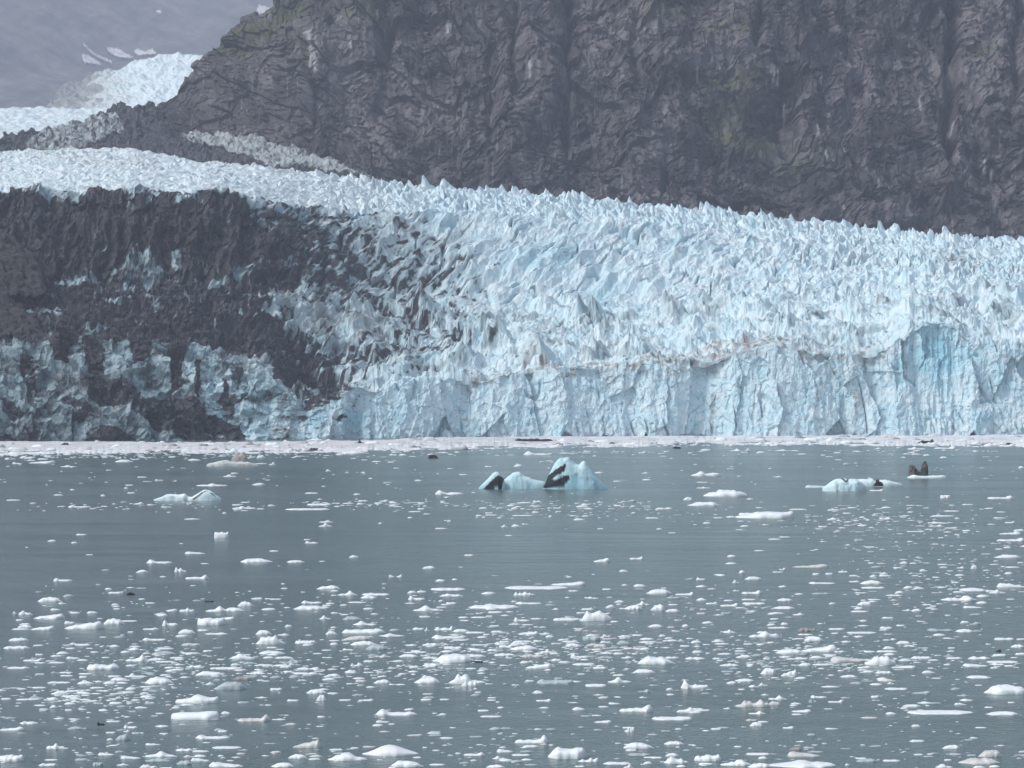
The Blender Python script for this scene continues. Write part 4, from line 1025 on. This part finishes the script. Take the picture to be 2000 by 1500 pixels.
def build_floes():
    fl = parse()
    fl.sort(key=lambda f: -(f['w'] * f['h'] + (1e6 if f['lab'] else 0)))
    things, small = fl[:285], fl[285:]
    marks = [f for f in things if f['lab']]
    marks += [dict(x=1110, y=953, w=240, short='big iceberg'), dict(x=365, y=978, w=125, short='two-humped floe'), dict(x=1670, y=955, w=190, short='spread floe with black notch'),
              dict(x=1810, y=933, w=75, short='raft with two brown lumps'), dict(x=455, y=908, w=95, short='dirty ridge floe')]
    label_rest([f for f in things if not f['lab']], marks)
    for i, f in enumerate(things):
        R = random.Random(1000 + i)
        pr = prof_px(CUSTOM[f['k']]) if f['k'] in CUSTOM else None
        V, Q, loc, _ = place(f['x'], f['y'], f['w'], f['h'], f['k'], R, True, pr, rough=0.10 if pr else None)
        o = mesh_obj('ice_floe', V, Q, M_FLOE[f['m']], None, None, True)
        o.location = loc
        tag(o, f['lab'], 'ice floe', 'ice floes drifting on the fjord')
    # the countless small bits
    pts = [(f['x'], f['y'], f['w'], f['h'], f['k'], f['m']) for f in small]
    R = random.Random(5)
    area = [(350, 1290, 330, 45, 190), (650, 1312, 330, 26, 170), (1050, 1272, 300, 36, 240), (1620, 1290, 350, 42, 250), (200, 1362, 180, 36, 150), (1250, 1250, 700, 60, 200), (1850, 1125, 180, 60, 110),
            (1700, 1012, 240, 34, 130), (1150, 995, 220, 20, 110), (800, 985, 240, 10, 60), (1000, 1385, 1000, 75, 330), (1000, 1470, 1000, 32, 215), (300, 990, 300, 9, 50), (1000, 1180, 1000, 50, 240),
            (1000, 920, 1000, 42, 140), (140, 890, 190, 7, 90), (500, 889, 400, 6, 90), (1000, 880, 1000, 7, 150), (1500, 884, 480, 7, 30), (1800, 1060, 220, 40, 60)]
    for cx, cy, rx, ry, n in area:
        for _ in range(int(n * 1.55)):
            x = cx + R.gauss(0, .55) * rx if rx < 900 else cx + R.uniform(-1.3, 1.3) * rx
            y = cy + R.gauss(0, .55) * ry
            if y < 880 or y > 1530: continue
            k = (y - 742) / 560
            w_ = (R.uniform(2.5, 8) + R.random() ** 3 * 16) * (0.75 + 0.45 * k)
            pts.append((x, y, w_, max(1.4, w_ * R.uniform(.09, .26)), R.choice('fffddplj'), R.choice('wwwwwwggggt')))
    belt = []
    for _ in range(620):
        x = R.uniform(-30, 2030); y = R.uniform(0, 1) ** 1.2
        yb, yf = np.interp(x, [0, 420, 800, 1400, 2000], [864, 862, 857, 853, 852]), np.interp(x, [0, 400, 800, 1400, 2000], [888, 885, 879, 870, 872])
        w_ = R.uniform(5, 12) + R.random() ** 4 * 26
        belt.append((x, yb + (yf - yb) * (1 - y) + 1.0, w_, max(1.6, w_ * R.uniform(.16, .34)), R.choice('jpdfjp'), R.choice('wwwwggttttx' if y > .3 else 'wwwwwwgt')))
    out = {}
    for x, y, w_, h_, k, m in pts + belt:
        V, Q, loc, _ = place(x, y, w_, h_, k, R, False)
        b = out.setdefault(m, [[], [], 0])
        b[0].append(V + np.array(loc)); b[1].append(Q + b[2]); b[2] += len(V)
    Vs, Qs, mi, off = [], [], [], 0
    ms = list(out)
    for k, m in enumerate(ms):
        V = np.vstack(out[m][0]); Q = np.vstack(out[m][1])
        Vs.append(V); Qs.append(Q + off); mi.append(np.full(len(Q), k)); off += len(V)
    o = mesh_obj('brash_ice', np.vstack(Vs), np.vstack(Qs), [M_FLOE[m] for m in ms], None, None, True, np.concatenate(mi))
    tag(o, 'countless small bits of brash ice scattered over the water between the floes', 'brash ice', kind='stuff')
build_floes()

# ------------------------------------------------------------------ slush belt along the foot of the glacier
def build_belt():
    nc, nr = 1300, 170
    xs = np.linspace(-170, 2170, nc)
    front = ipl([(-170, 891), (0, 890), (100, 888), (200, 886), (300, 887), (400, 885), (500, 886), (600, 885), (720, 882), (800, 880), (900, 877), (1000, 875), (1200, 873), (1400, 870), (1600, 869), (1750, 872), (1900, 872), (2170, 873)], xs)
    front = front + 5.5 * fbm(xs / 45, xs * 0, 801, 4) + 2.4 * fbm(xs / 8, xs * 0, 803, 3)
    back = ipl([(-170, 861), (0, 862), (250, 862.5), (300, 864), (420, 863.5), (700, 860.5), (770, 858.5), (820, 855), (1000, 853), (1400, 851.3), (2170, 850)], xs)
    t = np.linspace(0, 1, nr)[:, None]
    yp = front * (1 - t) + back * t
    Y = HC * F / (yp - HY); X = wx(xs[None, :], Y)
    X32, Y32 = X.astype(f32), Y.astype(f32)
    e = sstep(0, .04, t) * (1 - sstep(.97, 1, t))
    Z = -0.3 + e * (0.45 + 0.55 * pyramids(X32 / 9, Y32 / 9, 811, 4) * (0.4 + sstep(-.2, .5, fbm(X32 / 40, Y32 / 60, 813, 3))) + 1.1 * pyramids(X32 / 16, Y32 / 16, 815, 4) * sstep(.1, .5, fbm(X32 / 60, Y32 / 60, 817, 2)))
    Z = Z - 1.5 * sstep(.02, .22, fbm(X32 / 26, Y32 / 70, 819, 4)) * (1 - sstep(.12, .42, t))
    tan = 0.4 * sstep(.15, .5, t) + 0.5 * fbm(X32 / 20, Y32 / 60, 821, 3) - 0.2 * sstep(1000, 1400, xs[None, :] + 0 * Y)
    dirt = 0.8 * sstep(.42, .6, fbm(X32 / 14, Y32 / 22, 823, 4) + 0.15 * t)
    o = mesh_obj('brash_ice_belt', np.stack([X, Y, Z], -1).reshape(-1, 3), grid_quads(nr, nc), M_BELT, None, {'tan': np.clip(tan, 0, 1), 'dirt': np.clip(dirt, 0, 1), 'blue': 0 * X + .05})
    tag(o, 'white belt of packed slushy ice along the foot of the glacier', 'brash ice', kind='stuff')
M_BELT = ice_material('slush_ice', (0.74, 0.78, 0.80), (0.6, 0.72, 0.78), (0.08, 0.07, 0.07), (0.48, 0.445, 0.44), 0.06)
build_belt()

# ------------------------------------------------------------------ stones and dark lumps
def stone(x, yb, wpx, hpx, label, prof='d', group=None, name='rock', cat='rock', z=0.0, dY=0.0, mat=None):
    R = random.Random(int(x * 7 + yb))
    V, Q, loc, _ = place(x, yb, wpx, hpx, prof, R, True, rough=.45, p=.5)
    n = len(V)
    o = mesh_obj(name, V, Q, mat or M_STONE, None, {'tone': 0.05 * fbm(V[:, 0], V[:, 2], 5, 2), 'moss': np.zeros(n), 'streak': np.zeros(n)})
    o.location = (loc[0], loc[1] + dY, loc[2] + z)
    tag(o, label, cat, group)
    return o
GR = 'dark rocks on the slush belt'
stone(704, 866, 15, 10, 'small black pointed rock on the slush belt left of centre', 'p', GR)
stone(1042, 863, 78, 8, 'long flat dark rock slab on the slush belt at centre', 'l', GR)
stone(1808, 866, 34, 9, 'cluster-like grey rock with two bumps on the belt at right', 'j', GR)
stone(1322, 876, 18, 5, 'low dark rock at the outer edge of the slush belt, right of centre', 'd', GR)
stone(127, 870, 18, 6, 'rounded dark rock on the belt near the left edge', 'd', GR)
stone(398, 871, 20, 5, 'flat dark rock on the belt above the dirty ridge floe', 'f', GR)
stone(615, 878, 20, 4, 'thin dark rock lying in the slush belt between two black rocks', 'l', GR)
stone(1972, 869, 18, 5, 'small dark rock on the belt close to the right edge', 'd', GR)
stone(1195, 867, 14, 4, 'tiny dark rock on the belt right of the long slab', 'd', GR)
GD = 'dark lumps afloat in the water'
stone(846, 895, 22, 8, 'black rounded lump afloat with thin ice on both sides, left of iceberg', 'd', GD, 'dark_ice_lump', 'dark ice')
stone(255, 1162, 19, 5, 'thin black lump afloat beside a flat white floe at left', 'd', GD, 'dark_ice_lump', 'dark ice')
stone(408, 1176, 20, 3, 'thin dark sliver afloat left of the crowded white floes', 'l', GD, 'dark_ice_lump', 'dark ice')
stone(197, 1416, 15, 7, 'brown lump with a white knob beside it at lower left', 'kl', GD, 'dark_ice_lump', 'dark ice')
stone(932, 1294, 24, 4, 'dark sliver under the right side of the upturned-bowl floe', 'l', GD, 'dark_ice_lump', 'dark ice')
stone(1950, 1273, 12, 5, 'dark crumb among white floes close to the right edge', 'j', GD, 'dark_ice_lump', 'dark ice')

# smooth bedrock at the far left
def outcrop(poly_top, base, Yc, label, seed):
    xs = np.linspace(-170, max(p[0] for p in poly_top), 150)
    top = ipl(poly_top, xs)
    X, Y, Z, XP, YP, S = sheet(xs, top, np.maximum(base, top + 4), np.full(150, Yc), 0.5, 120, 60,
        lambda X, S, XP, YP: 5 * fbm(X / 14, S / 10, seed, 4) + 2.2 * fbm((X + S) / 3, (X - S) / 16, seed + 3, 4) + 2.5 * facets((X + S) / 5, (X - S) / 9, seed + 5, .9))
    o = mesh_obj('rock_outcrop', np.stack([X, Y, Z], -1).reshape(-1, 3), grid_quads(*X.shape), M_OUT, None,
                 {'tone': 0.03 * fbm((X + Z).astype(f32) / 12, (X - Z).astype(f32) / 40, seed, 3), 'moss': 0 * X, 'streak': 0 * X}, smooth=True)
    tag(o, label, 'rock', 'smooth rock slabs at the left edge')
M_OUT = rock_material('smooth_slab_rock', (0.020, 0.020, 0.0235), (0.06, 0.059, 0.064), s=0.09)
outcrop([(-170, 430), (0, 452), (20, 462), (45, 478), (66, 500), (78, 522), (84, 545), (88, 572)], 578.0, 2020.0, 'upper smooth grey rock slab at the left edge, rounded on its right', 901)
outcrop([(-170, 560), (0, 572), (25, 590), (50, 606), (76, 630), (92, 654)], 658.0, 1953.0, 'lower smooth grey rock slab at the left edge, sloping down rightwards', 931)

# ------------------------------------------------------------------ the big iceberg
def berg_part(name, sky_px, yb, parent, origin, dratio, dirtf=None, seed=1, rough=.12, na=70, nb=34, p=.62, label=None, mat=None, kind_blue=.4, dY=0.0, fac=.07, tanv=0.0):
    xs = np.array([q[0] for q in sky_px], float); hs = np.array([yb - q[1] for q in sky_px], float)
    xc, W_ = (xs[0] + xs[-1]) / 2, (xs[-1] - xs[0]) / 2
    Yf = wy(yb); m = Yf / F
    hm = hs.max(); D = W_ * m * dratio
    Hh = hm * m - D * HC / Yf
    def pr(s):
        q = s * W_ + xc
        return sum(np.interp(q + o_ * W_ * .016, xs, hs / hm) for o_ in (-1, 0, 1)) / 3
    V, Q = solid(pr, W_ * m, Hh, D, na, nb, p, seed, rough, 0.8, cell=W_ * m * .22, fac=fac)
    V = V + np.array([wx(xc, Yf + D), Yf + D + dY, 0.0]) 
    px = 1000 + V[:, 0] / V[:, 1] * F; py = HY - (V[:, 2] - HC) / V[:, 1] * F
    front = V[:, 1] < Yf + D * 1.25
    dirt = dirtf(px, py) * front if dirtf else np.zeros(len(V))
    blue = kind_blue + .45 * fbm(V[:, 0] / 5, V[:, 2] / 5 + V[:, 1] / 8, seed + 3, 3) + .25 * sstep(920, 950, py)
    o = mesh_obj(name, V - np.array(origin), Q, mat or M_BERG, parent, {'dirt': np.clip(dirt, 0, 1), 'tan': np.clip(.25 * np.clip(fbm(V[:, 0] / 2, V[:, 2] / 2, 4, 3), 0, 1) + tanv, 0, 1), 'blue': np.clip(blue, 0, 1)}, smooth=True)
    if label: o['label'] = label
    return o
org = (wx(1060, wy(955)), wy(955), 0.0)
berg = empty('iceberg', org)
tag(berg, 'largest iceberg afloat at mid picture, pale blue peaks streaked with black dirt', 'iceberg')
def dirt_main(px, py):
    n = fbm(px / 6, py / 6, 77, 4)
    a = inpoly([(1061, 950), (1061, 940), (1069, 929), (1080, 922), (1090, 913), (1098, 909), (1104, 905), (1105, 914), (1100, 922), (1094, 924), (1086, 930), (1078, 936), (1076, 944), (1070, 952)], px + 2 * n, py + 2 * n)
    b = inpoly([(1080, 952), (1082, 941), (1089, 934), (1100, 930), (1112, 931), (1113, 935), (1106, 942), (1098, 951), (1090, 955)], px + 2 * n, py + 2 * n)
    c = inpoly([(1060, 953), (1063, 940), (1074, 934), (1084, 938), (1086, 948), (1078, 953)], px + 2 * n, py + 2 * n)
    return (a | b | c) * 1.0
berg_part('ice_peak', [(1061, 952), (1065, 944), (1070, 930), (1078, 915), (1086, 902), (1096, 892), (1101, 894), (1106, 892), (1110, 893), (1116, 900), (1124, 905), (1130, 907), (1136, 902), (1141, 899), (1147, 906), (1156, 918), (1166, 931), (1176, 943), (1187, 953)],
          955.5, berg, org, .30, dirt_main, 3, .06, 130, 60, kind_blue=.58)
berg_part('ice_hump', [(980, 953), (984, 938), (992, 931), (1000, 925), (1008, 922), (1014, 921), (1020, 927), (1030, 931), (1040, 936), (1052, 939), (1064, 941), (1072, 950)], 955, berg, org, .34, None, 5, .09)
def dirt_fin(px, py):
    return inpoly([(943, 956), (956, 943), (968, 931), (974, 928), (985, 934), (982, 944), (980, 956)], px + fbm(px / 4, py / 4, 7, 2), py) * (1 - inpoly([(966, 956), (967, 949), (970, 947), (973, 956)], px, py)) * 1.0
berg_part('ice_fin', [(935, 953), (942, 946), (952, 936), (962, 925), (969, 921), (974, 922), (979, 930), (985, 936), (987, 950)], 955.5, berg, org, .38, dirt_fin, 9, .06, label='slanting fin of ice with a black dirt face')
# dark dirt-laden boulder of ice proud of the main face
def lump(name, cx, yb, wpx, hpx, prof, parent, origin, mat, dY=0.0, seed=1, rough=.3, p=.5, z=0.0, dr=.5):
    Yf = wy(955) + dY
    m = Yf / F; W_ = wpx * m / 2; D = W_ * dr
    V, Q = solid(profile(prof, random.Random(seed)) if isinstance(prof, str) else prof_px(prof), W_, hpx * m, D, 34, 20, p, seed, rough, .3)
    V = V + np.array([wx(cx, Yf), Yf, z])
    n = len(V)
    return mesh_obj(name, V - np.array(origin), Q, mat, parent, {'tone': np.zeros(n), 'moss': np.zeros(n), 'streak': np.zeros(n), 'dirt': np.zeros(n), 'tan': np.zeros(n) + .1, 'blue': np.zeros(n) + .1})
lump('dirt_lens', 1098, 0, 30, 21, [(-1, .35), (-.7, .5), (-.3, .68), (.1, .86), (.5, 1.0), (.85, .95), (1, .55)], berg, org, M_STONE, -1.2, 21, .2, .6, 0.2, .35)

# ------------------------------------------------------------------ two-humped floe with dark seams
def special(name, label, x0, yb, parts):
    o = empty(name, (wx(x0, wy(yb)), wy(yb), 0))
    tag(o, label, 'ice floe', 'ice floes drifting on the fjord')
    return o
org = (wx(365, wy(978)), wy(978), 0.0)
fl = empty('ice_floe', org); tag(fl, 'white floe with a low left hump and a taller right hump edged by dark seams', 'ice floe', 'ice floes drifting on the fjord')
berg_part('ice_hump', [(300, 976), (312, 972), (325, 966), (340, 965), (352, 966), (362, 964), (367, 970), (376, 971)], 978, fl, org, .3, None, 31, .12, 50, 22, .6, None, None, .0)
def seam(px, py):
    d = np.minimum(polyline_d([(378, 975), (388, 968), (398, 960), (403, 957)], px, py), polyline_d([(412, 962), (420, 968), (427, 972)], px, py))
    return np.exp(-(d / 1.6) ** 2) * 1.2
berg_part('ice_hump', [(364, 972), (374, 971), (383, 966), (392, 960), (400, 957), (408, 958), (416, 963), (424, 969), (431, 974)], 978.5, fl, org, .32, seam, 33, .12, 60, 26, .6, None, None, .0, 1.5)

# ------------------------------------------------------------------ spread floe with black notch and rock
org = (wx(1670, wy(957)), wy(957), 0.0)
fl = empty('ice_floe', org); tag(fl, 'wide spread white floe at right with a black V-shaped notch and a dark stone', 'ice floe', 'ice floes drifting on the fjord')
berg_part('ice_shelf', [(1574, 951), (1578, 948), (1590, 949), (1602, 949), (1614, 950), (1626, 953)], 953, fl, org, .25, None, 41, .1, 30, 14, .6, None, None, 0.0, 2)
berg_part('ice_hump', [(1606, 953), (1618, 945), (1628, 938), (1640, 935), (1652, 934), (1655, 938), (1660, 935), (1672, 936), (1682, 942), (1692, 950)], 960, fl, org, .5, lambda px, py: np.exp(-(np.minimum(polyline_d([(1641, 932), (1647, 936), (1652, 941)], px, py), polyline_d([(1653, 941), (1657, 935), (1661, 933)], px, py)) / 1.5) ** 2) * 1.6, 43, .08, 110, 44, .55, None, None, .1)
berg_part('ice_shelf', [(1664, 949), (1672, 938), (1685, 936), (1700, 937), (1706, 935), (1714, 941), (1722, 938), (1732, 938), (1745, 941), (1757, 944), (1767, 948)], 951, fl, org, .3, lambda px, py: np.exp(-(polyline_d([(1690, 941), (1704, 942), (1712, 944)], px, py) / 1.2) ** 2), 45, .12, 60, 24, .55, None, None, .0, 6)
o = lump('stone', 1716, 0, 20, 10, 'j', fl, org, M_STONE, 22.0, 51, .4, .5, 0.5, .4)

# ------------------------------------------------------------------ raft with two brown lumps
org = (wx(1810, wy(933)), wy(933), 0.0)
fl = empty('ice_floe', org); tag(fl, 'flat white raft of ice carrying two upright dark brown lumps', 'ice floe', 'ice floes drifting on the fjord')
berg_part('ice_raft', [(1772, 932), (1778, 929), (1784, 927), (1794, 929), (1806, 930), (1820, 929), (1830, 929), (1840, 928), (1849, 930)], 934, fl, org, .3, None, 61, .1, 40, 16, .6, None, None, .0)
M_LUMP = rock_material('brown_dirty_ice', (0.08, 0.073, 0.075), (0.27, 0.25, 0.25), s=0.6)
Yr = wy(934) + 10
def lump2(cx, wpx, hpx, prof, seed):
    m = Yr / F
    V, Q = solid(prof_px(prof), wpx * m / 2, hpx * m, wpx * m * .35, 30, 22, .42, seed, .5, .3, fac=.4)
    V = V + np.array([wx(cx, Yr), Yr, 0.5]); n = len(V)
    mesh_obj('brown_lump', V - np.array(org), Q, M_LUMP, fl, {'tone': .1 * fbm(V[:, 0] / 1.5, V[:, 2] / 1.5, 3, 3), 'moss': np.zeros(n), 'streak': np.zeros(n)})
lump2(1785, 21, 20, [(-1, .5), (-.85, .85), (-.55, 1.0), (-.1, .98), (.15, .86), (.45, .74), (.75, .5), (1, .3)], 71)
lump2(1803, 20, 25, [(-1, .3), (-.7, .45), (-.4, .62), (-.15, .96), (.3, 1.0), (.75, .98), (.9, .8), (1, .6)], 73)

# ------------------------------------------------------------------ dirty ridge floe near the belt
org = (wx(455, wy(910)), wy(910), 0.0)
fl = empty('ice_floe', org); tag(fl, 'dirty pinkish grey ridge of ice on a white base close to the slush belt', 'ice floe', 'ice floes drifting on the fjord')
berg_part('ice_base', [(402, 909), (410, 905), (420, 903), (432, 900), (444, 898), (452, 902), (470, 902), (485, 902), (498, 906), (505, 909)], 911, fl, org, .22, lambda px, py: .4 * sstep(.15, .45, fbm(px / 7, py / 5, 81, 3)), 83, .25, 60, 20, .55, None, None, .0, tanv=.45)
berg_part('ice_ridge', [(449, 904), (453, 893), (460, 888), (468, 886), (473, 884), (477, 887), (481, 892), (484, 904)], 906, fl, org, .4, lambda px, py: .35 * sstep(.1, .4, fbm(px / 5, py / 4, 85, 3)), 87, .3, 50, 24, .5, None, None, .0, 4, tanv=.9)

# ------------------------------------------------------------------ air
hz = bpy.data.materials.new('misty_air')
hz.use_nodes = True
hn = hz.node_tree
for n_ in list(hn.nodes):
    if n_.type == 'BSDF_PRINCIPLED': hn.nodes.remove(n_)
pv = hn.nodes.new('ShaderNodeVolumePrincipled')
pv.inputs['Color'].default_value = (0.76, 0.83, 1.0, 1)
pv.inputs['Density'].default_value = 7.4e-5
pv.inputs['Anisotropy'].default_value = 0.2
out_n = [n_ for n_ in hn.nodes if n_.type == 'OUTPUT_MATERIAL'][0]
hn.links.new(pv.outputs[0], out_n.inputs['Volume'])
bx0, bx1, by0, by1, bz0, bz1 = -16500.0, 16500.0, -1600.0, 20500.0, -3.0, 2600.0
hv = [(x, y, z) for z in (bz0, bz1) for y in (by0, by1) for x in (bx0, bx1)]
haze = mesh_obj('haze', hv, [(0, 2, 3, 1), (4, 5, 7, 6), (0, 1, 5, 4), (2, 6, 7, 3), (0, 4, 6, 2), (1, 3, 7, 5)], hz)
tag(haze, 'pale rainy mist filling the air of the fjord', 'haze', kind='stuff')
